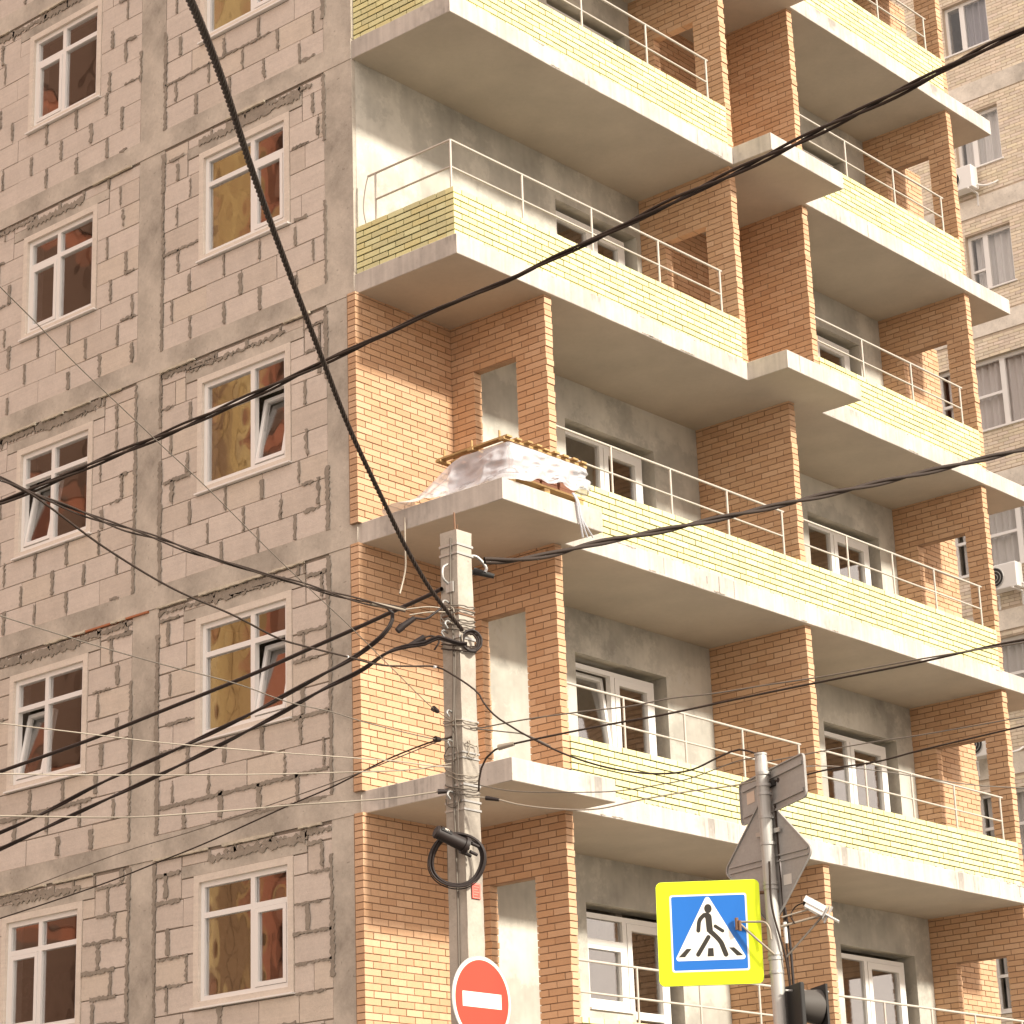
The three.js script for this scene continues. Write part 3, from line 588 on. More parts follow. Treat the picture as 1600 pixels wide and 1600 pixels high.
// ───────────────────────── things on the balconies
{
  const yb = YBOT[3] + TH + 0.008, x0 = 0.27, x1 = 1.47, z0 = 1.98, z1 = 2.9;
  function pallet(pos, label, W, D, tilt, upside) {
    const p = thing('wooden_pallet', pos, label, 'pallet'); p.rotation.set(tilt, 0, 0);
    if (upside) {
      for (let i = 0; i < 9; i++) { const x = i * (W - 0.09) / 8; part('deck_board', [box(x, x + 0.085, 0.046, 0.066, rr(-0.03, 0.01), D + rr(-0.01, 0.035))], M.wood, p); }
      for (const z of [0.0, D / 2 - 0.04, D - 0.1]) part('stringer', [box(-0.02, W + 0.05, 0.02, 0.045, z, z + 0.07)], M.wood, p);
      return p;
    }
    for (let i = 0; i < 6; i++) { const z = i * (D - 0.11) / 5; part('deck_board', [box(0, W, 0.115, 0.137, z, z + 0.11)], M.wood, p); }
    for (const x of [0.02, W / 2 - 0.045, W - 0.11]) part('stringer', [box(x, x + 0.09, 0.024, 0.113, 0.01, D - 0.01)], M.wood, p);
    if (!upside) for (const x of [0, W / 2 - 0.06, W - 0.12]) part('base_board', [box(x, x + 0.12, 0, 0.022, 0, D)], M.wood, p);
    return p;
  }
  pallet(V(x0 - 0.02, yb, z0 + 0.02), 'light wooden pallet under the wrapped bricks on the jutting slab', x1 - x0 + 0.06, z1 - z0, 0, false);
  const st = thing('brick_stack', V(x0, yb + 0.138, z0), 'stack of reddish bricks on a pallet, half covered by white film', 'brick stack');
  const bg = [0, 1, 2].map((i) => metre(new RoundedBoxGeometry(0.25, 0.062, 0.118, 1, 0.006), i * 0.2, i * 0.1)), bm = tones(0.50, 0.24, 0.15, OTONE);
  for (let c = 0; c < 5; c++) for (let i = 0; i < 4; i++) for (let j = 0; j < 7; j++) {
    if (i > 0 && i < 3 && j < 6) continue;
    const b = part('brick', bg[(i + j + c) % 3], bm[Math.floor(rnd() * 6)], st); b.position.set(0.16 + i * 0.285 + rr(-0.012, 0.012), 0.034 + c * 0.0655, 0.07 + j * 0.124 + rr(-0.01, 0.015)); b.rotation.y = rr(-0.05, 0.05);
  }
  const tp = pallet(V(x0 - 0.06, yb + 0.475, z0 - 0.06), 'thin wooden pallet lying on top of the film-wrapped bricks', x1 - x0 + 0.12, z1 - z0 + 0.1, -0.015, true);
  for (const z of [0.1, 0.5, 0.9]) part('nail_post', [box(0.0, 0.02, 0.066, 0.14, z, z + 0.016)], M.wood, tp);
  // film: draped round the left side and the front, flaring out and trailing to the back left
  const nu = 150, nv = 26, pos = [], idx = [], path = [[x0 + 0.1, z0 - 0.5], [x0 - 0.07, z0 - 0.35], [x0 - 0.05, z0 + 0.1], [x0 - 0.045, z1 - 0.12], [x0 - 0.03, z1 + 0.03], [x0 + 0.14, z1 + 0.045], [x1 - 0.1, z1 + 0.05], [x1 + 0.05, z1 + 0.03], [x1 + 0.06, z1 - 0.15], [x1 + 0.05, z0 + 0.2]];
  const cv = new THREE.CatmullRomCurve3(path.map(([x, z]) => V(x, 0, z)), false, 'catmullrom', 0.3);
  const h1 = fbm(128, [[6, 5, 1], [14, 9, 0.8], [30, 22, 0.4]], 91);
  for (let i = 0; i <= nu; i++) {
    const u = i / nu, p = cv.getPointAt(u), t = cv.getTangentAt(u), n = V(t.z, 0, -t.x).multiplyScalar(-1), back = 1 - ss(0.03, 0.26, u);
    const topY = yb + 0.475 - 0.33 * back, front = ss(0.44, 0.52, u), low = yb + 0.02 + front * (0.10 + 0.03 * Math.sin(u * 23) + 0.022 * Math.sin(u * 61) + 0.10 * ss(0.6, 0.8, u)) + (1 - front) * 0.01 * Math.sin(u * 40);
    for (let j = 0; j <= nv; j++) {
      const v = j / nv, k = ((Math.floor(v * 44) % 128) * 128 + (Math.floor(u * 150) % 128)), wr = (0.035 - Math.abs(h1[k] - 0.5) * 0.26) * Math.min(1, v * 3 + 0.15) + 0.016 * Math.sin(u * 55 + v * 5) * v, flare = (0.12 + 0.22 * back) * v * v * (1 - front * 0.75) + 0.012;
      const o = wr + flare; pos.push(p.x + n.x * o, topY + (low - topY) * v, p.z + n.z * o);
    }
  }
  for (let i = 0; i < nu; i++) for (let j = 0; j < nv; j++) { const a = i * (nv + 1) + j; idx.push(a, a + nv + 1, a + 1, a + 1, a + nv + 1, a + nv + 2); }
  const fg = new THREE.BufferGeometry(); fg.setAttribute('position', new THREE.Float32BufferAttribute(pos, 3)); fg.setIndex(idx); fg.computeVertexNormals(); metre(fg);
  tag(part('plastic_film', fg, M.film, scene), 'crumpled translucent white film draped round the bricks on the jutting slab', 'plastic film');
  const sp = []; for (const [dx, dz, l] of [[0, 0, 1], [0.05, 0.008, 0.96], [0.11, 0.0, 0.9]]) sp.push(tube([V(1.17 + dx * 0.2, yb + 0.10, 3.02), V(1.19 + dx * 0.3, yb + 0.01, 3.055 + dz), V(1.215 + dx * 0.4, yb - 0.16, 3.06 + dz), V(1.25 + dx * l, yb - 0.30 * l, 3.06), V(1.28 + dx * 1.6, yb - 0.39 * l, 3.05)], 0.011, 30, 5));
  tag(part('film_strips', sp, M.film, scene, null), 'torn white film strips hanging over the slab edge right of the pallet', 'plastic strips', null, 'stuff');
  tag(part('bent_rod', [tube([V(-0.66, YBOT[3] + 0.12, 2.0), V(-0.66, YBOT[3] - 0.25, 2.0), V(-0.661, YBOT[3] - 0.44, 2.0), V(-0.69, YBOT[3] - 0.56, 2.0), V(-0.76, YBOT[3] - 0.76, 2.0)].map((v) => v.clone().add(V(0.63, 0, -0.35))), 0.011, 40, 7)], M.lightwire, scene), 'bent pale metal rod hanging below the jutting slab near the corner', 'rod');
}

// ───────────────────────── concrete pole with its fittings
const PX = -5.366, PZ = 7.181;
{
  const p = thing('utility_pole', V(PX, 0, PZ), 'square grey concrete pole carrying many cables in front of the corner', 'pole');
  const g = new THREE.BoxGeometry(0.165, 7.36, 0.165, 1, 60, 1), a = g.attributes.position;
  for (let i = 0; i < a.count; i++) { const y = a.getY(i) + 3.68, s = 1 + (7.36 - y) * 0.022, c = rr(-0.0025, 0.0025); a.setX(i, a.getX(i) * s + c); a.setZ(i, a.getZ(i) * s + c); }
  g.translate(0, 3.68, 0); g.computeVertexNormals();
  part('shaft', metre(g.toNonIndexed()), M.pole, p).geometry.computeVertexNormals();
  const band = (y, h, m = M.steel, ex = 0.008) => { const w = 0.0825 * (1 + (7.36 - y) * 0.022) + ex; part('steel_band', [box(-w, w, y, y + h, -w, -w + 0.006), box(-w, w, y, y + h, w - 0.006, w), box(-w, -w + 0.006, y, y + h, -w + 0.0065, w - 0.0065), box(w - 0.006, w, y, y + h, -w + 0.0065, w - 0.0065)], m, p); };
  band(7.24, 0.018); band(7.17, 0.018); band(6.74, 0.014, M.rust); band(6.70, 0.012, M.rust); band(5.90, 0.012); band(5.66, 0.012); band(5.62, 0.01); band(5.42, 0.016); band(5.30, 0.014); band(5.24, 0.014); band(6.52, 0.02);
  part('rebar', [cyl(V(-0.06, 7.3, 0.05), V(-0.065, 7.5, 0.05), 0.007), cyl(V(0.03, 7.3, -0.04), V(0.035, 7.40, -0.04), 0.007), cyl(V(0.0, 7.32, 0.0), V(-0.02, 7.42, 0.04), 0.005)], M.rust, p, 'stuff');
  part('conduit', [tube([V(-0.09, 7.3, 0.03), V(-0.095, 6.9, 0.02), V(-0.093, 6.4, 0.03), V(-0.098, 5.6, 0.0), V(-0.1, 4.6, 0.012), V(-0.102, 3.4, 0.0), V(-0.104, 0.3, 0.01)], 0.008, 80, 6)], M.wire, p);
  part('conduit', [tube([V(-0.096, 6.5, 0.06), V(-0.12, 6.0, 0.05), V(-0.1, 5.5, 0.055), V(-0.115, 5.15, 0.05), V(-0.11, 4.98, 0.06)], 0.005, 40, 6)], M.wire, p);
  // hooks, brackets and their wrappings
  part('hook', [tube([V(0.09, 7.2, 0.02), V(0.16, 7.2, 0.06), V(0.22, 7.12, 0.10), V(0.17, 7.06, 0.13)], 0.012, 24, 7)], M.steel, p);
  part('bracket', [box(0.09, 0.10, 7.05, 7.22, -0.04, 0.04), box(0.10, 0.20, 7.08, 7.10, -0.03, 0.03), cyl(V(0.12, 7.08, 0.06), V(0.24, 7.04, 0.16), 0.028, 0.018)], M.dark, p, 'stuff');
  part('hook', [tube([V(-0.1, 7.1, 0.0), V(-0.15, 7.06, 0.0), V(-0.15, 6.98, 0.0), V(-0.1, 6.95, 0.0)], 0.01, 20, 7)], M.steel, p);
  part('plate', [box(-0.102, -0.092, 6.88, 6.96, -0.02, 0.05)], M.zinc, p);
  for (const [y, z, s] of [[6.80, 0.0, 1], [6.64, 0.02, 1], [6.58, -0.03, 0.8], [5.97, 0.0, 0.8], [5.75, 0.0, 0.8], [5.37, 0.0, 1]]) part('hook', [tube([V(-0.09, y, z), V(-0.09 - 0.05 * s, y + 0.01, z), V(-0.09 - 0.085 * s, y - 0.02 * s, z + 0.01), V(-0.09 - 0.06 * s, y - 0.05 * s, z + 0.01)], 0.008, 18, 6)], M.steel, p);
  // wire windings round the shaft
  const wind = (y, n, r, mat, tilt = 0) => { const pts = []; for (let i = 0; i <= n * 16; i++) { const t = i / 16 * Math.PI * 2, w = 0.098 + 0.022 * Math.abs(Math.sin(2 * t)); pts.push(V(Math.cos(t) * w * 1.05, y + i * 0.0022 + tilt * Math.cos(t + 1) + rr(-0.004, 0.004), Math.sin(t) * w * 1.05)); } part('wire_winding', [tube(pts, r, n * 60, 5)], mat, p); };
  wind(6.60, 3, 0.006, M.wire, 0.03); wind(6.74, 2, 0.005, M.wire, 0.02); wind(6.44, 2, 0.007, M.rubber2, 0.03); wind(5.86, 2, 0.005, M.lightwire, 0.015);  wind(5.38, 2, 0.005, M.wire, 0.04); wind(5.5, 2, 0.004, M.lightwire, 0.06);
  // curls of slack wire
  for (let i = 0; i < 6; i++) { const y = i < 3 ? rr(6.5, 6.75) : rr(5.3, 5.75), s = rnd() < 0.5 ? -1 : 1, pts = []; for (let q = 0; q < 9; q++) { const t = q / 8 * Math.PI * rr(1.4, 2.2); pts.push(V(s > 0 ? -0.02 + 0.07 * Math.cos(t + i) : -0.1 - 0.02 * rnd(), y + 0.06 * Math.sin(t + i), s > 0 ? 0.1 + 0.02 * rnd() : 0.07 * Math.cos(t + i))); } part('slack_wire', [tube(pts, 0.0045, 50, 5)], rnd() < 0.6 ? M.lightwire : M.wire, p); }
}
{ // black splice closure and the coil of spare cable hung on the pole
  const c = thing('cable_closure', V(PX, 5.0, PZ), 'black cylindrical cable closure strapped to the concrete pole, marked in white', 'cable box');
  const A = V(-0.335, 0.05, 0.045), B = V(-0.15, -0.03, 0.125), d = B.clone().sub(A).normalize();
  part('closure_body', [cyl(A, B, 0.045, 0.05, 20)], M.rubber, c);
  part('closure_cap', [cyl(A.clone().addScaledVector(d, -0.015), A, 0.04, 0.05, 20)], M.rubber, c);
  part('closure_collar', [cyl(B, B.clone().addScaledVector(d, 0.03), 0.064, 0.064, 20)], M.rubber, c);
  for (let i = 0; i < 5; i++) { const o = V(0, Math.cos(i * 1.26) * 0.05, Math.sin(i * 1.26) * 0.05); part('cable_port', [cyl(B.clone().add(o).addScaledVector(d, 0.03), B.clone().add(o).addScaledVector(d, 0.09), 0.014, 0.011)], M.rubber, c); }
  const cv = document.createElement('canvas'); cv.width = cv.height = 128; const x = cv.getContext('2d'); x.fillStyle = '#140d0a'; x.fillRect(0, 0, 128, 128); x.fillStyle = '#d8d0c4'; x.font = 'bold 74px sans-serif'; x.textAlign = 'center'; x.fillText('36', 64, 90);
  const t = new THREE.CanvasTexture(cv); t.colorSpace = THREE.SRGBColorSpace;
  const lab = new THREE.CylinderGeometry(0.0535, 0.0535, 0.085, 16, 1, true, 0, 1.4), q = new THREE.Quaternion().setFromUnitVectors(V(0, 1, 0), d);
  lab.rotateY(-2.1); lab.applyQuaternion(q); const lp = A.clone().addScaledVector(d, 0.055); lab.translate(lp.x, lp.y, lp.z); part('printed_label', lab, std(0xffffff, { map: t, roughness: 0.6 }), c);
  const coil = thing('cable_coil', V(PX - 0.165, 4.865, PZ + 0.075), 'round coil of black spare cable hanging on the pole below the closure', 'cable coil');
  for (let i = 0; i < 7; i++) {
    const pts = [], R = 0.178 + rr(-0.022, 0.026), oz = rr(-0.018, 0.018), ph = rr(0, 6), ox = rr(-0.012, 0.025);
    for (let k = 0; k <= 28; k++) { const a = k / 28 * Math.PI * 2 + ph; pts.push(V(ox + Math.cos(a) * R * 0.70 * 1.02, Math.sin(a) * R, oz + Math.cos(a) * R * 0.72 + 0.01 * Math.sin(3 * a))); }
    part('cable_turn', [tube(pts, i < 4 ? 0.0075 : 0.0045, 90, 6)], i < 5 ? M.rubber : M.rubber2, coil);
  }
}
{ // small red plate
  const cv = document.createElement('canvas'); cv.width = 96; cv.height = 128; const x = cv.getContext('2d'); x.fillStyle = '#e0584a'; x.fillRect(0, 0, 96, 128); x.strokeStyle = '#efa092'; x.lineWidth = 4; x.strokeRect(7, 7, 82, 114); x.fillStyle = '#eb8d80'; for (let i = 0; i < 4; i++) x.fillRect(18, 26 + i * 22, 60 - (i % 2) * 16, 6);
  const t = new THREE.CanvasTexture(cv); t.colorSpace = THREE.SRGBColorSpace;
  const pl = thing('red_plate', V(PX + 0.005, 4.66, PZ + 0.093), 'small red notice plate fixed to the sunlit face of the concrete pole', 'plate');
  part('plate_body', [box(-0.045, 0.045, -0.055, 0.055, 0, 0.006)], std(col(0.45, 0.08, 0.06)), pl);
  const f = new THREE.PlaneGeometry(0.088, 0.108); f.translate(0, 0, 0.0075); part('printed_face', f, std(0xffffff, { map: t, roughness: 0.6 }), pl);
}
// ───────────────────────── traffic signs
function canvasTex(w, h, draw) { const cv = document.createElement('canvas'); cv.width = w; cv.height = h; draw(cv.getContext('2d')); const t = new THREE.CanvasTexture(cv); t.colorSpace = THREE.SRGBColorSpace; return t; }
function rrect(x, a, b, w, h, r) { x.beginPath(); x.moveTo(a + r, b); x.arcTo(a + w, b, a + w, b + h, r); x.arcTo(a + w, b + h, a, b + h, r); x.arcTo(a, b + h, a, b, r); x.arcTo(a, b, a + w, b, r); x.closePath(); }
function roundedPlate(w, h, r, t) { const s = new THREE.Shape(), a = -w / 2, b = -h / 2; s.moveTo(a + r, b); s.lineTo(-a - r, b); s.absarc(-a - r, b + r, r, -Math.PI / 2, 0); s.lineTo(-a, -b - r); s.absarc(-a - r, -b - r, r, 0, Math.PI / 2); s.lineTo(a + r, -b); s.absarc(a + r, -b - r, r, Math.PI / 2, Math.PI); s.lineTo(a, b + r); s.absarc(a + r, b + r, r, Math.PI, 1.5 * Math.PI); return new THREE.ExtrudeGeometry(s, { depth: t, bevelEnabled: false, curveSegments: 8 }); }
function faceUV(g, w, h) { const p = g.attributes.position, uv = new Float32Array(p.count * 2); for (let i = 0; i < p.count; i++) { uv[2 * i] = p.getX(i) / w + 0.5; uv[2 * i + 1] = p.getY(i) / h + 0.5; } g.setAttribute('uv', new THREE.BufferAttribute(uv, 2)); return g; }
{
  const s = thing('no_entry_sign', V(PX - 0.028, 3.883, PZ + 0.147), 'round red no entry sign with white bar on the concrete pole', 'road sign');
  const face = canvasTex(512, 512, (x) => { x.fillStyle = '#f4ead6'; x.fillRect(0, 0, 512, 512); x.fillStyle = '#e6402c'; x.beginPath(); x.arc(256, 256, 236, 0, 7); x.fill(); x.fillStyle = '#f7efe2'; x.fillRect(84, 212, 344, 88); });
  const R = 0.305; part('plate_body', [new THREE.CylinderGeometry(R, R, 0.01, 48).rotateX(Math.PI / 2)], M.zinc, s);
  const f = new THREE.CircleGeometry(R - 0.002, 48); f.translate(0, 0, 0.0065); part('printed_face', f, std(0xffffff, { map: face, roughness: 0.45 }), s);
  part('rim', [new THREE.TorusGeometry(R, 0.006, 8, 56)], M.zinc, s);
  part('clamp', [box(-0.13, 0.14, -0.15, -0.12, -0.05, -0.006), box(-0.13, 0.14, 0.12, 0.15, -0.05, -0.006)], M.steel, s, 'stuff');
}
const SX = -4.835, SZ = 9.458;
{
  const p = thing('sign_pole', V(SX, 0, SZ), 'round galvanised post carrying the road signs and camera', 'post');
  part('shaft', [cyl(V(0.018, 0, 0.02), V(0.003, 2.8, 0.003), 0.050, 0.050, 20), cyl(V(0.003, 2.8, 0.003), V(-0.008, 5.22, -0.010), 0.0475, 0.044, 20)], M.zinc, p, null).userData.kind = 'stuff';
  part('pole_cap', [cyl(V(-0.008, 5.22, -0.010), V(-0.0085, 5.34, -0.011), 0.046, 0.040, 18), cyl(V(-0.0085, 5.34, -0.011), V(-0.0085, 5.352, -0.011), 0.044, 0.044, 18)], M.zinc, p, 'stuff');
  for (const y of [5.20, 5.12, 5.06, 4.90, 4.72, 4.45, 4.42, 3.98, 3.95, 3.86]) part('hose_clamp', [cyl(V(-0.004, y, -0.004), V(-0.004, y + 0.02, -0.004), 0.051, 0.051, 18)], M.steel, p);
  part('pole_cable', [tube([V(0.03, 5.0, 0.052), V(0.035, 4.8, 0.05), V(0.04, 4.5, 0.052), V(0.05, 4.2, 0.05), V(0.055, 3.9, 0.055), V(0.06, 3.5, 0.06), V(0.07, 2.9, 0.06)], 0.007, 60, 6)], M.rubber2, p);
  part('pole_cable', [tube([V(-0.05, 4.6, 0.03), V(-0.055, 4.3, 0.03), V(0.0, 3.95, 0.075), V(0.04, 3.7, 0.07), V(0.06, 3.4, 0.07), V(0.06, 2.9, 0.07)], 0.008, 60, 6)], M.rubber2, p);
  part('pole_cable', [tube([V(0.05, 4.3, 0.06), V(0.07, 4.05, 0.07), V(0.06, 3.8, 0.08), V(0.085, 3.5, 0.075), V(0.08, 2.9, 0.08)], 0.010, 60, 6)], M.rubber, p);
  for (const y of [4.62, 4.2]) part('insulation_wrap', [cyl(V(0.045, y, 0.055), V(0.05, y - 0.14, 0.055), 0.013, 0.012, 8)], M.pvc, p);
}
{ // plates seen from behind
  const dir = (az) => V(Math.sin(az), 0, -Math.cos(az));
  const ax1 = dir(28.5 * Math.PI / 180).negate(), n1 = V(-ax1.z, 0, ax1.x); // n1 points towards the camera side
  const mk = (name, label, center, ax, w, h, r, rot) => {
    const n = V(0, 0, 0).crossVectors(ax, V(0, 1, 0)); const toCam = V(-18.38, 0, 18.88).sub(V(center.x, 0, center.z)); if (n.dot(toCam) < 0) { ax.negate(); n.negate(); }
    const t = thing(name, center, label, 'road sign'); t.quaternion.setFromRotationMatrix(new THREE.Matrix4().makeBasis(ax, V(0, 1, 0), n));
    const g = roundedPlate(w, h, r, 0.004); if (rot) g.rotateZ(rot); part('plate_back', metre(g), M.signback, t);
    const e = roundedPlate(w, h, r, 0.016), hole = null; // folded rim
    const rim = []; const pts = []; const s = new THREE.Shape(); const sh = roundedPlate(w, h, r, 0.01);
    const o = new THREE.Shape(), a = -w / 2, b = -h / 2; const rr2 = (S, i) => { const A = a + i, B = b + i, q = Math.max(0.01, r - i); S.moveTo(A + q, B); S.lineTo(-A - q, B); S.absarc(-A - q, B + q, q, -Math.PI / 2, 0); S.lineTo(-A, -B - q); S.absarc(-A - q, -B - q, q, 0, Math.PI / 2); S.lineTo(A + q, -B); S.absarc(A + q, -B - q, q, Math.PI / 2, Math.PI); S.lineTo(A, B + q); S.absarc(A + q, B + q, q, Math.PI, 1.5 * Math.PI); return S; };
    rr2(o, 0); o.holes.push(rr2(new THREE.Path(), 0.008)); const rg = new THREE.ExtrudeGeometry(o, { depth: 0.012, bevelEnabled: false, curveSegments: 8 }); rg.translate(0, 0, 0.0042); if (rot) rg.rotateZ(rot); part('folded_rim', metre(rg), M.signback, t);
    return t;
  };
  const a = mk('street_plate', 'long grey plate seen from behind, topmost on the sign post', V(SX + 0.055, 5.10, SZ + 0.03), dir(28.5 * Math.PI / 180), 1.0, 0.30, 0.04, 0);
  for (const y of [-0.09, 0.09]) part('stiffener', [box(-0.46, 0.46, y - 0.012, y + 0.012, 0.005, 0.016)], M.signback, a);
  part('sticker', [box(-0.40, -0.28, -0.02, 0.06, 0.005, 0.007)], std(col(0.62, 0.5, 0.4)), a);
  part('clamp', [box(-0.06, 0.06, 0.02, 0.06, 0.005, 0.03)], M.dark, a);
  const d = mk('diamond_sign', 'grey diamond-shaped road sign seen from behind, below the long plate', V(SX + 0.07, 4.63, SZ - 0.055), dir(13.4 * Math.PI / 180), 0.645, 0.645, 0.055, Math.PI / 4);
  for (const y of [-0.02, 0.02]) part('stiffener', [box(-0.40, 0.40, y - 0.006, y + 0.006, 0.005, 0.013)], M.signback, d);
  part('stiffener', [box(0.05, 0.075, -0.3, 0.3, 0.0135, 0.02)], M.signback, d);
  part('clamp', [box(-0.08, 0.16, 0.17, 0.2, 0.0205, 0.034)], M.steel, d);
  part('sticker', [box(0.14, 0.22, -0.19, -0.12, 0.005, 0.007)], std(col(0.6, 0.56, 0.5)), d);
}
{ // pedestrian crossing sign
  const c = V(-5.085, 4.155, 9.105), n = V(-18.38 - c.x, 0, 18.88 - c.z).normalize(), ax = V(n.z, 0, -n.x);
  const s = thing('crossing_sign', c, 'square pedestrian crossing sign, blue with a wide yellow border', 'road sign');
  s.quaternion.setFromRotationMatrix(new THREE.Matrix4().makeBasis(ax, V(0, 1, 0), n)); s.rotateZ(-0.012);
  const W = 0.695;
  const face = canvasTex(1024, 1024, (x) => {
    x.fillStyle = '#e9ff08'; x.fillRect(0, 0, 1024, 1024); const g = 132;
    x.fillStyle = '#f4f1e6'; rrect(x, g, g, 1024 - 2 * g, 1024 - 2 * g, 26); x.fill();
    x.fillStyle = '#0c6cc6'; rrect(x, g + 17, g + 17, 1024 - 2 * g - 34, 1024 - 2 * g - 34, 18); x.fill();
    const tri = (x0, y0, x1, y1, x2, y2, r) => { x.beginPath(); x.moveTo((x0 + x1) / 2, (y0 + y1) / 2); x.arcTo(x1, y1, x2, y2, r); x.arcTo(x2, y2, x0, y0, r); x.arcTo(x0, y0, x1, y1, r); x.closePath(); x.fill(); };
    x.fillStyle = '#f4f1e6'; tri(505, 132, 872, 782, 160, 782, 26);
    x.fillStyle = x.strokeStyle = '#2e2a22'; x.lineCap = 'round'; x.lineJoin = 'round';
    x.beginPath(); x.ellipse(508, 276, 37, 45, 0, 0, 7); x.fill();
    // torso, leading leg, trailing leg, arms
    x.beginPath(); x.moveTo(452, 322); x.quadraticCurveTo(520, 300, 540, 352); x.lineTo(548, 500); x.lineTo(486, 506); x.lineTo(478, 372); x.closePath(); x.fill();
    x.lineWidth = 40; x.beginPath(); x.moveTo(470, 338); x.quadraticCurveTo(418, 372, 412, 420); x.lineTo(404, 490); x.stroke();
    x.lineWidth = 34; x.beginPath(); x.moveTo(572, 452); x.lineTo(642, 500); x.stroke();
    x.lineWidth = 48; x.beginPath(); x.moveTo(520, 500); x.quadraticCurveTo(620, 590, 632, 640); x.lineTo(664, 730); x.stroke();
    x.lineWidth = 42; x.beginPath(); x.moveTo(500, 556); x.lineTo(392, 724); x.stroke();
    for (const [a, b] of [[228, 300], [512, 512], [800, 715]]) { x.beginPath(); x.moveTo(a - 30, 746); x.lineTo(a + 34, 746); x.lineTo(b + 32, 664); x.lineTo(b - 20, 664); x.closePath(); x.fill(); }
  });
  part('plate_body', metre(roundedPlate(W, W, 0.04, 0.018)), M.zinc, s).position.z = -0.02;
  const f = faceUV(roundedPlate(W - 0.003, W - 0.003, 0.039, 0.0015), W, W); part('printed_face', f, std(0xffffff, { map: face, roughness: 0.5 }), s);
  part('bracket', [cyl(V(W / 2 - 0.02, 0.26, -0.035), V(W / 2 + 0.14, 0.262, -0.03), 0.012), cyl(V(W / 2 - 0.02, -0.30, -0.035), V(W / 2 + 0.13, -0.29, -0.03), 0.012)], M.rust, s, 'stuff');
  // the bent tube bracket in front that leads to the post
  const b = thing('tube_bracket', V(SX, 4.16, SZ), 'thin bent tube bracket between the crossing sign and the post', 'bracket');
  const at = (u, y, w) => c.clone().addScaledVector(ax, u).addScaledVector(n, w).setY(4.16 + y).sub(V(SX, 4.16, SZ));
  part('tube', [tube([at(0.20, 0.05, 0.035), at(0.30, 0.045, 0.045), at(0.37, 0.035, 0.06), at(0.395, 0.0, 0.065), at(0.405, -0.08, 0.065)], 0.008, 40, 7)], M.lightwire, b);
  part('tube', [tube([at(0.20, 0.045, 0.035), at(0.30, -0.06, 0.05), at(0.42, -0.18, 0.066)], 0.008, 24, 7)], M.lightwire, b);
  part('tube_end', [cyl(at(0.185, 0.0, 0.028), at(0.185, 0.08, 0.028), 0.012), cyl(at(0.205, -0.01, 0.04), at(0.205, 0.06, 0.04), 0.01)], M.rust, b, 'stuff');
}
{ // camera on its bracket
  const A = V(-4.712, 4.318, 9.64), B = V(-4.602, 4.20, 9.80), d = B.clone().sub(A), L = d.length(); d.normalize();
  const up = V(0, 1, 0).addScaledVector(d, -d.y).normalize(), side = V(0, 0, 0).crossVectors(up, d);
  const c = thing('surveillance_camera', A, 'white surveillance camera on a thin bracket right of the sign post', 'camera');
  c.quaternion.setFromRotationMatrix(new THREE.Matrix4().makeBasis(side, up, d));
  part('housing', new RoundedBoxGeometry(0.07, 0.065, L * 0.62, 3, 0.008).translate(0, 0, L * 0.31), M.pvc, c);
  part('sun_shield', [box(-0.042, 0.042, 0.036, 0.041, -0.02, L * 0.58), box(-0.042, -0.038, 0.0, 0.036, -0.02, L * 0.58)], M.pvc, c);
  part('shield_plate', [box(-0.045, 0.035, -0.012, -0.004, L * 0.66, L * 1.1)], M.pvc, c);
  part('lens', [cyl(V(0, 0, -0.012), V(0, 0, -0.001), 0.022, 0.022, 16)], M.dark, c);
  part('clamp', [box(-0.05, 0.05, -0.045, 0.05, L * 0.63, L * 0.66), box(-0.012, 0.012, -0.06, 0.06, L * 0.70, L * 0.76)], M.steel, c, 'stuff');
  part('camera_cable', [tube([V(0, 0, -0.01), V(0.02, -0.05, -0.05), V(0.0, -0.12, -0.05), V(-0.02, -0.16, 0.0)], 0.005, 24, 6)], M.rubber2, c);
  const b = thing('camera_bracket', V(SX, 4.1, SZ), 'thin tube bracket holding the surveillance camera', 'bracket');
  const e = V(-4.655 - SX, 4.235 - 4.1, 9.74 - SZ);
  part('tube', [cyl(V(0.02, 0.07, 0.04), e, 0.008)], M.lightwire, b); part('tube', [cyl(V(0.03, -0.14, 0.05), e, 0.007)], M.wire, b); part('tube', [cyl(V(0.02, 0.13, 0.05), e.clone().add(V(-0.03, 0.05, -0.04)), 0.006)], M.lightwire, b);
}
{ // dark traffic light seen from the side
  const t = thing('traffic_light', V(-4.70, 3.30, 9.64), 'black traffic light with a round hood, seen from the side', 'traffic light');
  t.rotation.y = -0.55;
  part('housing', new RoundedBoxGeometry(0.035, 0.92, 0.26, 3, 0.012).translate(-0.135, 0.02, 0), M.dark, t);
  part('back_plate', [box(0.035, 0.05, -0.42, 0.47, -0.12, 0.12)], M.dark, t);
  for (const y of [0.34, 0.06, -0.22]) {
    part('hood', new THREE.CylinderGeometry(0.118, 0.092, 0.15, 28, 1, false).rotateZ(-Math.PI / 2).rotateZ(-0.12).translate(-0.042, y, 0), std(col(0.085, 0.075, 0.066), { roughness: 0.65 }), t);
  }
  part('bracket', [cyl(V(-0.2, 0.44, 0), V(0.1, 0.43, 0.02), 0.008)], M.steel, t);
}

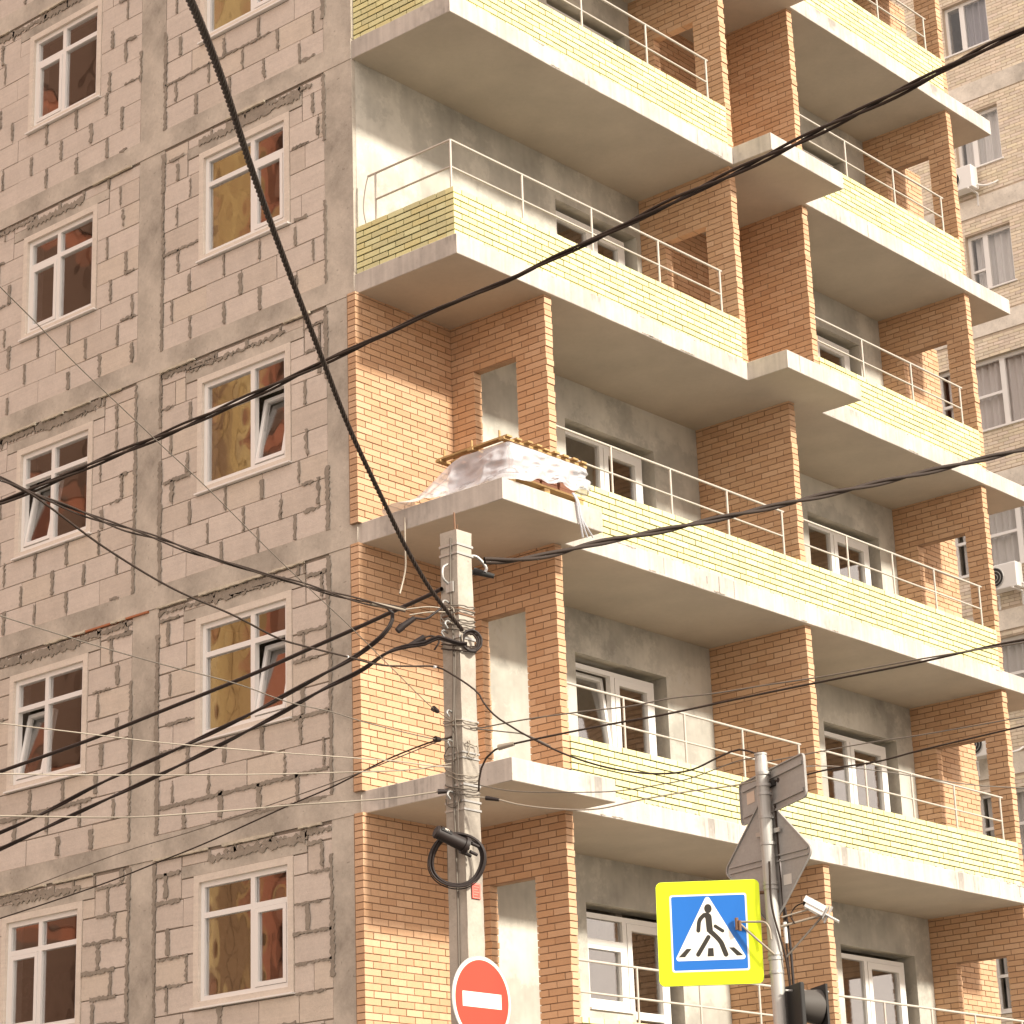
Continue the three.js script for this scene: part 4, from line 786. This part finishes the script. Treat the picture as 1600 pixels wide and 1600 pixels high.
// ───────────────────────── overhead cables: control points in metres
const LINES = {
  W1: [[-14.061,5.632,13.891],[-13.531,5.905,13.395],[-12.652,6.273,12.582],[-11.455,6.620,11.503],[-10.586,6.776,10.771],[-9.258,6.875,9.722],[-8.439,6.861,9.113],[-7.340,6.778,8.373],[-6.836,6.714,8.054],[-6.266,6.635,7.726],[-5.837,6.580,7.511],[-5.533,6.541,7.369]],
  W2: [[-8.357,7.333,5.151],[-8.252,7.360,5.451],[-8.188,7.404,5.656],[-8.040,7.507,6.171],[-7.892,7.605,6.741],[-7.725,7.741,7.525],[-7.636,7.837,8.063],[-7.561,7.907,8.602],[-7.515,7.965,9.048],[-7.471,8.004,9.618],[-7.460,8.043,9.983],[-7.460,8.081,10.650],[-7.526,8.110,11.658],[-7.587,8.110,12.125],[-7.694,8.088,12.736],[-7.897,8.025,13.559],[-8.006,7.981,13.915]],
  W3: [[-5.264,7.127,7.371],[-5.048,7.159,7.431],[-4.658,7.272,7.547],[-4.370,7.381,7.637],[-3.680,7.602,7.880],[-3.130,7.786,8.098],[-2.502,8.000,8.372],[-1.558,8.319,8.840],[-0.572,8.658,9.397],[-0.033,8.846,9.733]],
  W4: [[-10.429,6.460,7.971],[-10.052,6.492,7.831],[-9.791,6.499,7.737],[-9.307,6.533,7.586],[-8.847,6.561,7.461],[-8.418,6.596,7.362],[-7.976,6.606,7.269],[-7.396,6.635,7.173],[-6.983,6.656,7.120],[-6.598,6.666,7.078],[-6.319,6.680,7.056],[-6.073,6.695,7.041],[-5.778,6.717,7.028]],
  W5: [[-5.037,6.569,0.765],[-5.009,6.619,1.285],[-4.977,6.698,2.488],[-4.998,6.766,3.434],[-5.087,6.834,4.710],[-5.182,6.874,5.488],[-5.268,6.893,6.056],[-5.351,6.906,6.513],[-5.442,6.913,6.965],[-5.480,6.918,7.130]],
  W6: [[-5.021,5.999,0.777],[-5.036,6.053,1.349],[-5.067,6.113,1.951],[-5.157,6.228,2.898],[-5.314,6.311,4.173],[-5.487,6.368,5.150],[-5.568,6.395,5.525],[-5.697,6.427,6.063],[-5.817,6.446,6.521],[-5.905,6.473,6.807],[-5.883,6.541,6.918],[-5.844,6.627,6.959],[-5.839,6.700,6.964],[-5.871,6.740,6.930],[-5.929,6.771,6.870]],
  W7: [[-5.016,5.836,0.781],[-5.022,5.907,1.339],[-5.071,6.044,2.445],[-5.184,6.168,3.730],[-5.343,6.268,4.842],[-5.451,6.317,5.423],[-5.569,6.363,5.967],[-5.691,6.385,6.496],[-5.796,6.423,6.863],[-5.857,6.408,7.114],[-5.787,6.419,7.239],[-5.727,6.459,7.305],[-5.677,6.438,7.359],[-5.628,6.412,7.413],[-5.585,6.405,7.461]],
  W8: [[-10.370,6.386,8.015],[-10.128,6.435,7.932],[-9.870,6.447,7.851],[-9.102,6.318,7.643],[-8.425,6.232,7.493],[-7.799,6.202,7.382],[-7.311,6.147,7.313],[-7.007,6.153,7.278],[-6.597,6.169,7.240],[-6.232,6.180,7.215],[-5.920,6.230,7.201],[-5.626,6.280,7.192],[-5.618,6.222,7.297],[-5.530,6.039,7.504],[-5.516,5.968,7.538],[-5.486,5.865,7.611],[-5.437,5.761,7.734],[-5.388,5.671,7.856],[-5.290,5.510,8.115],[-5.179,5.376,8.423],[-5.074,5.302,8.732],[-4.998,5.299,8.969],[-4.931,5.370,9.182],[-4.893,5.398,9.308],[-4.863,5.356,9.418]],
  W9: [[-11.909,6.620,9.987],[-11.521,6.650,9.727],[-11.114,6.671,9.473],[-10.605,6.673,9.172],[-10.040,6.663,8.872],[-9.431,6.630,8.575],[-8.964,6.590,8.367],[-7.983,6.445,7.960],[-7.428,6.347,7.760],[-6.931,6.249,7.598],[-6.296,6.094,7.400],[-5.725,5.943,7.242],[-5.487,5.901,7.197]],
  W10: [[-10.050,5.753,7.629],[-9.820,5.758,7.569],[-8.913,5.780,7.378],[-8.344,5.790,7.292],[-7.580,5.800,7.214],[-7.107,5.769,7.179],[-6.688,5.774,7.168],[-6.382,5.756,7.164],[-5.649,5.740,7.183],[-5.489,5.748,7.194]],
  W11: [[-9.018,5.502,6.279],[-8.833,5.506,6.302],[-8.369,5.516,6.374],[-7.664,5.523,6.516],[-6.951,5.542,6.698],[-6.235,5.561,6.920],[-5.876,5.565,7.046],[-5.627,5.553,7.138],[-5.493,5.555,7.190]],
  W12: [[-8.411,5.381,5.483],[-8.253,5.388,5.556],[-7.757,5.410,5.795],[-7.263,5.436,6.057],[-6.672,5.468,6.400],[-6.185,5.499,6.709],[-5.703,5.536,7.039],[-5.492,5.583,7.190]],
  W13: [[-8.104,5.192,5.089],[-7.959,5.196,5.185],[-7.238,5.200,5.694],[-6.883,5.230,5.966],[-6.532,5.268,6.250],[-6.334,5.291,6.417],[-6.016,5.316,6.698],[-5.806,5.336,6.890],[-5.678,5.357,7.010],[-5.565,5.378,7.119],[-5.496,5.381,7.186]],
  W14: [[-4.358,5.448,0.023],[-4.364,5.472,0.509],[-4.449,5.559,2.069],[-4.536,5.615,2.883],[-4.628,5.656,3.555],[-4.878,5.745,4.895],[-5.016,5.767,5.505],[-5.229,5.810,6.294],[-5.429,5.800,6.987],[-5.489,5.777,7.194]],
  W15: [[-4.661,5.536,0.421],[-4.658,5.571,0.885],[-4.731,5.719,2.699],[-4.799,5.733,3.546],[-4.913,5.755,4.486],[-5.173,5.776,5.940],[-5.489,5.786,7.194]],
  W16: [[-5.439,5.349,7.400],[-5.471,5.440,7.439],[-5.492,5.550,7.511],[-5.474,5.624,7.633],[-5.444,5.635,7.753],[-5.327,5.658,8.259],[-5.253,5.666,8.620],[-5.210,5.666,8.852],[-5.085,5.687,9.711],[-5.037,5.688,10.196],[-4.999,5.680,10.864],[-4.994,5.679,11.428],[-4.997,5.669,11.613],[-5.016,5.634,12.067]],
  W17: [[-5.469,5.815,7.365],[-5.459,5.808,7.411],[-5.374,5.813,7.808],[-5.274,5.793,8.346],[-5.229,5.774,8.631],[-5.183,5.774,8.977],[-5.147,5.750,9.290],[-5.108,5.733,9.731],[-5.084,5.708,10.163],[-5.075,5.677,10.897],[-5.097,5.635,11.484],[-5.125,5.601,11.858]],
  W18: [[-5.442,5.809,7.396],[-5.343,5.775,7.560],[-5.259,5.738,7.705],[-5.173,5.639,7.862]],
  W19: [[-5.464,5.313,7.372],[-5.409,5.282,7.518],[-5.348,5.220,7.692],[-5.255,5.155,7.966],[-5.161,5.121,8.255],[-5.068,5.146,8.565],[-4.966,5.161,8.934],[-4.879,5.160,9.279],[-4.840,5.180,9.451]],
  W20: [[-5.462,5.406,7.374],[-5.363,5.322,7.649],[-5.199,5.255,8.131],[-5.113,5.230,8.406],[-5.032,5.235,8.684],[-4.969,5.249,8.915],[-4.921,5.289,9.113],[-4.885,5.321,9.269],[-4.844,5.332,9.445]],
  W21: [[-4.816,5.151,9.485],[-4.818,5.150,9.592],[-4.823,5.148,9.779],[-4.833,5.151,10.003],[-4.858,5.129,10.405],[-4.884,5.136,10.678],[-4.940,5.134,11.150],[-5.002,5.127,11.554],[-5.076,5.121,11.950]],
  W22: [[-4.733,5.316,9.429],[-4.690,5.321,9.812],[-4.658,5.320,10.187],[-4.633,5.304,10.605],[-4.621,5.285,11.352],[-4.631,5.271,11.722]],
  W23: [[-4.730,5.271,9.433],[-4.253,5.320,9.630],[-3.843,5.309,9.808],[-3.579,5.285,9.928],[-3.173,5.255,10.123],[-2.819,5.255,10.306],[-2.444,5.255,10.510]]
};
// lines that leave the view run on in their own direction
for (const [k, ends] of Object.entries({ W1: 's', W2: 'se', W3: 'e', W4: 's', W5: 's', W6: 's', W7: 's', W8: 's', W9: 's', W10: 's', W11: 's', W12: 's', W13: 's', W14: 's', W15: 's', W16: 'e', W17: 'e', W21: 'e', W22: 'e', W23: 'e' })) {
  const L = LINES[k], run = (a, b) => { const d = V(...a).sub(V(...b)).normalize(); return [4, 9].map((t) => V(...a).addScaledVector(d, t).toArray()); };
  if (ends.includes('e')) L.push(...run(L[L.length - 1], L[L.length - 2]));
  if (ends.includes('s')) { const q = run(L[0], L[1]).reverse(); L.unshift(...q); }
}
const first = (k) => ('W1 W2 W4 W5 W6 W7 W8 W9 W10 W11 W12 W13 W14 W15'.split(' ').includes(k) ? 2 : 0);
function strands(pts, n, r, off, pitch, wob = 0) {
  const c = curve(pts.map((p) => V(...p))), L = c.getLength(), K = Math.min(900, Math.max(300, Math.round(L / pitch * 9))), fr = c.computeFrenetFrames(K), P = c.getSpacedPoints(K), out = [];
  for (let s = 0; s < n; s++) {
    const q = []; let ph = s / n * Math.PI * 2;
    for (let i = 0; i <= K; i++) { const a = ph + i / K * L / pitch * Math.PI * 2, o = off * (1 + wob * Math.sin(i * 0.11 + s)); q.push(P[i].clone().addScaledVector(fr.normals[i], Math.cos(a) * o).addScaledVector(fr.binormals[i], Math.sin(a) * o)); }
    out.push(new THREE.TubeGeometry(new THREE.CatmullRomCurve3(q), K, r, 6));
  }
  return out;
}
function cable(key, label, o) {
  const t = thing('overhead_cable', V(...LINES[key][0]), label, 'cable'), base = LINES[key][0], pts = LINES[key].map((p) => [p[0] - base[0], p[1] - base[1], p[2] - base[2]]);
  if (o.n > 1) for (const g of strands(pts, o.n, o.r, o.off, o.pitch, o.wob || 0)) part('strand', g, o.m, t);
  else part('conductor', [tube(pts.map((p) => V(...p)), o.r, pts.length * 10, 7)], o.m, t);
  for (const [a, b, r] of o.clamps || []) part('clamp', [cyl(V(a[0] - base[0], a[1] - base[1], a[2] - base[2]), V(b[0] - base[0], b[1] - base[1], b[2] - base[2]), r, r * 0.7, 10)], o.cm || M.rubber, t);
  return t;
}
const mix = (k, i0, f) => { const i = i0 + first(k), a = LINES[k][i], b = LINES[k][i + 1]; return [0, 1, 2].map((q) => a[q] + (b[q] - a[q]) * f); };
cable('W1', 'thick twisted dark cable running steeply down from the top left to the pole', { n: 4, r: 0.0076, off: 0.0092, pitch: 0.27, m: M.rubber2 });
cable('W2', 'loosely twisted dark cable crossing the whole view from lower left to upper right', { n: 3, r: 0.0098, off: 0.0125, pitch: 1.5, wob: 0.6, m: M.rubber2 });
cable('W3', 'twisted brown cable from the pole top rising gently to the right', { n: 2, r: 0.0145, off: 0.0135, pitch: 1.1, m: M.rubber2 });
cable('W4', 'dark cable bundle descending from the left edge to the pole grip', { n: 3, r: 0.0065, off: 0.011, pitch: 1.6, wob: 0.5, m: M.rubber2, clamps: [[mix('W4', 10, 0.7), mix('W4', 11, 1), 0.016]], cm: M.lightwire });
cable('W5', 'straight thick maroon black cable, uppermost of three rising from lower left', { n: 1, r: 0.0165, m: M.rubber });
cable('W6', 'thick black cable from lower left that loops back in front of the orange wall', { n: 2, r: 0.0105, off: 0.008, pitch: 2.2, m: M.rubber });
cable('W7', 'lowest thick black cable from lower left, looping round the pole', { n: 2, r: 0.0105, off: 0.008, pitch: 2.0, m: M.rubber });
cable('W8', 'thin brown cable from the left edge past the pole to the sign post', { n: 1, r: 0.007, m: M.rubber2, clamps: [[mix('W8', 8, 0), mix('W8', 8, 0.04), 0.012], [mix('W8', 10, 0.9), mix('W8', 10, 1), 0.012]], cm: M.pvc });
cable('W9', 'thin grey wire running diagonally across the block wall to a clamp', { n: 1, r: 0.0032, m: M.wire, clamps: [[mix('W9', 11, 0), mix('W9', 11, 0.25), 0.022]] });
cable('W10', 'thin wire from mid left passing below the second window', { n: 1, r: 0.0042, m: M.wire, clamps: [[mix('W10', 8, 0), mix('W10', 8, 0.3), 0.024]] });
cable('W11', 'thin pale wire crossing the lower left windows almost level', { n: 1, r: 0.0045, m: M.lightwire });
cable('W12', 'level pale wire just under the second lowest window row', { n: 1, r: 0.005, m: M.lightwire });
cable('W13', 'pale sagging wire that ends at the clamp above the closure', { n: 1, r: 0.0065, m: M.lightwire, clamps: [[mix('W13', 9, 0), mix('W13', 9, 0.8), 0.02]] });
cable('W14', 'thin brown wire rising from the lower left corner to the pole clamp', { n: 1, r: 0.0065, m: M.rubber2 });
cable('W15', 'thin dark wire rising from lower left just above the brown one', { n: 1, r: 0.0045, m: M.wire });
cable('W16', 'brown wire from the coiled grip right of the pole towards the right edge', { n: 1, r: 0.0075, m: M.rubber2, clamps: [[LINES.W16[3], LINES.W16[4], 0.022]], cm: M.lightwire });
cable('W17', 'thin grey wire just above the brown wire on the right', { n: 1, r: 0.0052, m: M.wire });
cable('W18', 'short thin wire linking the pole with the brown cable beside it', { n: 1, r: 0.005, m: M.wire });
cable('W19', 'pale sagging wire between the pole and the sign post', { n: 1, r: 0.0055, m: M.lightwire, clamps: [[mix('W19', 0, 0.6), mix('W19', 1, 0.2), 0.017]] });
cable('W20', 'upper thin wire sagging from the pole to the sign post top', { n: 1, r: 0.004, m: M.wire });
cable('W21', 'dark wire from the long plate to the right edge', { n: 1, r: 0.006, m: M.rubber2, clamps: [[mix('W21', 0, 0.7), mix('W21', 1, 0.6), 0.02]] });
cable('W22', 'upper thin wire from the sign post top to the right edge', { n: 1, r: 0.0042, m: M.wire });
cable('W23', 'thin wire dipping behind the signs towards the lower right balcony', { n: 1, r: 0.004, m: M.wire });
{ // slack of the steep cable coiled at the pole
  const k = thing('cable_coil', V(-5.37, 6.50, 7.30), 'small tight loop of dark cable at the sunlit pole face, high up', 'cable coil');
  for (let i = 0; i < 4; i++) { const pts = [], R = 0.062 + i * 0.006 + rr(-0.004, 0.004); for (let q = 0; q <= 22; q++) { const a = q / 22 * Math.PI * 2 + i; pts.push(V(Math.cos(a) * R * 0.8 + rr(-0.003, 0.003), Math.sin(a) * R, Math.cos(a) * R * 0.45 + i * 0.006)); } part('cable_turn', [tube(pts, 0.009, 70, 6)], i % 2 ? M.rubber : M.rubber2, k); }
}
{ // preformed grip and loose tails beside the pole
  const g = thing('cable_clamp', V(-5.83, 6.57, 7.03), 'black wedge clamp holding the looping cable left of the pole', 'clamp');
  part('clamp_body', [cyl(V(0, 0, 0), V(0.08, 0.075, 0.07), 0.026, 0.02, 10)], M.rubber, g); part('clamp_tail', [tube([V(0.08, 0.075, 0.07), V(0.14, 0.07, 0.13), V(0.19, 0.11, 0.16), V(0.26, 0.17, 0.19)], 0.009, 20, 7)], M.rubber, g); part('clamp_head', [cyl(V(-0.02, -0.025, -0.01), V(0.01, 0.01, 0.01), 0.024, 0.03, 10)], M.rubber, g);
  const h = thing('cable_clamp', V(-5.72, 6.46, 7.08), 'small black clamp above the lowest cable beside the pole', 'clamp');
  part('clamp_body', [cyl(V(-0.06, -0.03, -0.06), V(0.05, 0.05, 0.04), 0.013, 0.024, 10)], M.rubber, h); part('clamp_tail', [tube([V(0.05, 0.05, 0.04), V(0.09, 0.06, 0.08), V(0.12, 0.02, 0.12), V(0.09, -0.05, 0.10)], 0.007, 20, 7)], M.rubber2, h);
  const w = thing('stay_wire', V(-5.78, 6.72, 7.03), 'pair of pale stay wires between the cable grip and the pole', 'wire');
  part('stay', [tube([V(0, 0, 0), V(0.16, 0.03, 0.1), V(0.30, 0.02, 0.18)], 0.005, 20, 6)], M.lightwire, w); part('stay', [tube([V(0.03, -0.04, 0.02), V(0.16, -0.01, 0.1), V(0.30, 0.0, 0.18)], 0.005, 20, 6)], M.lightwire, w);
}

renderer.render(scene, camera);
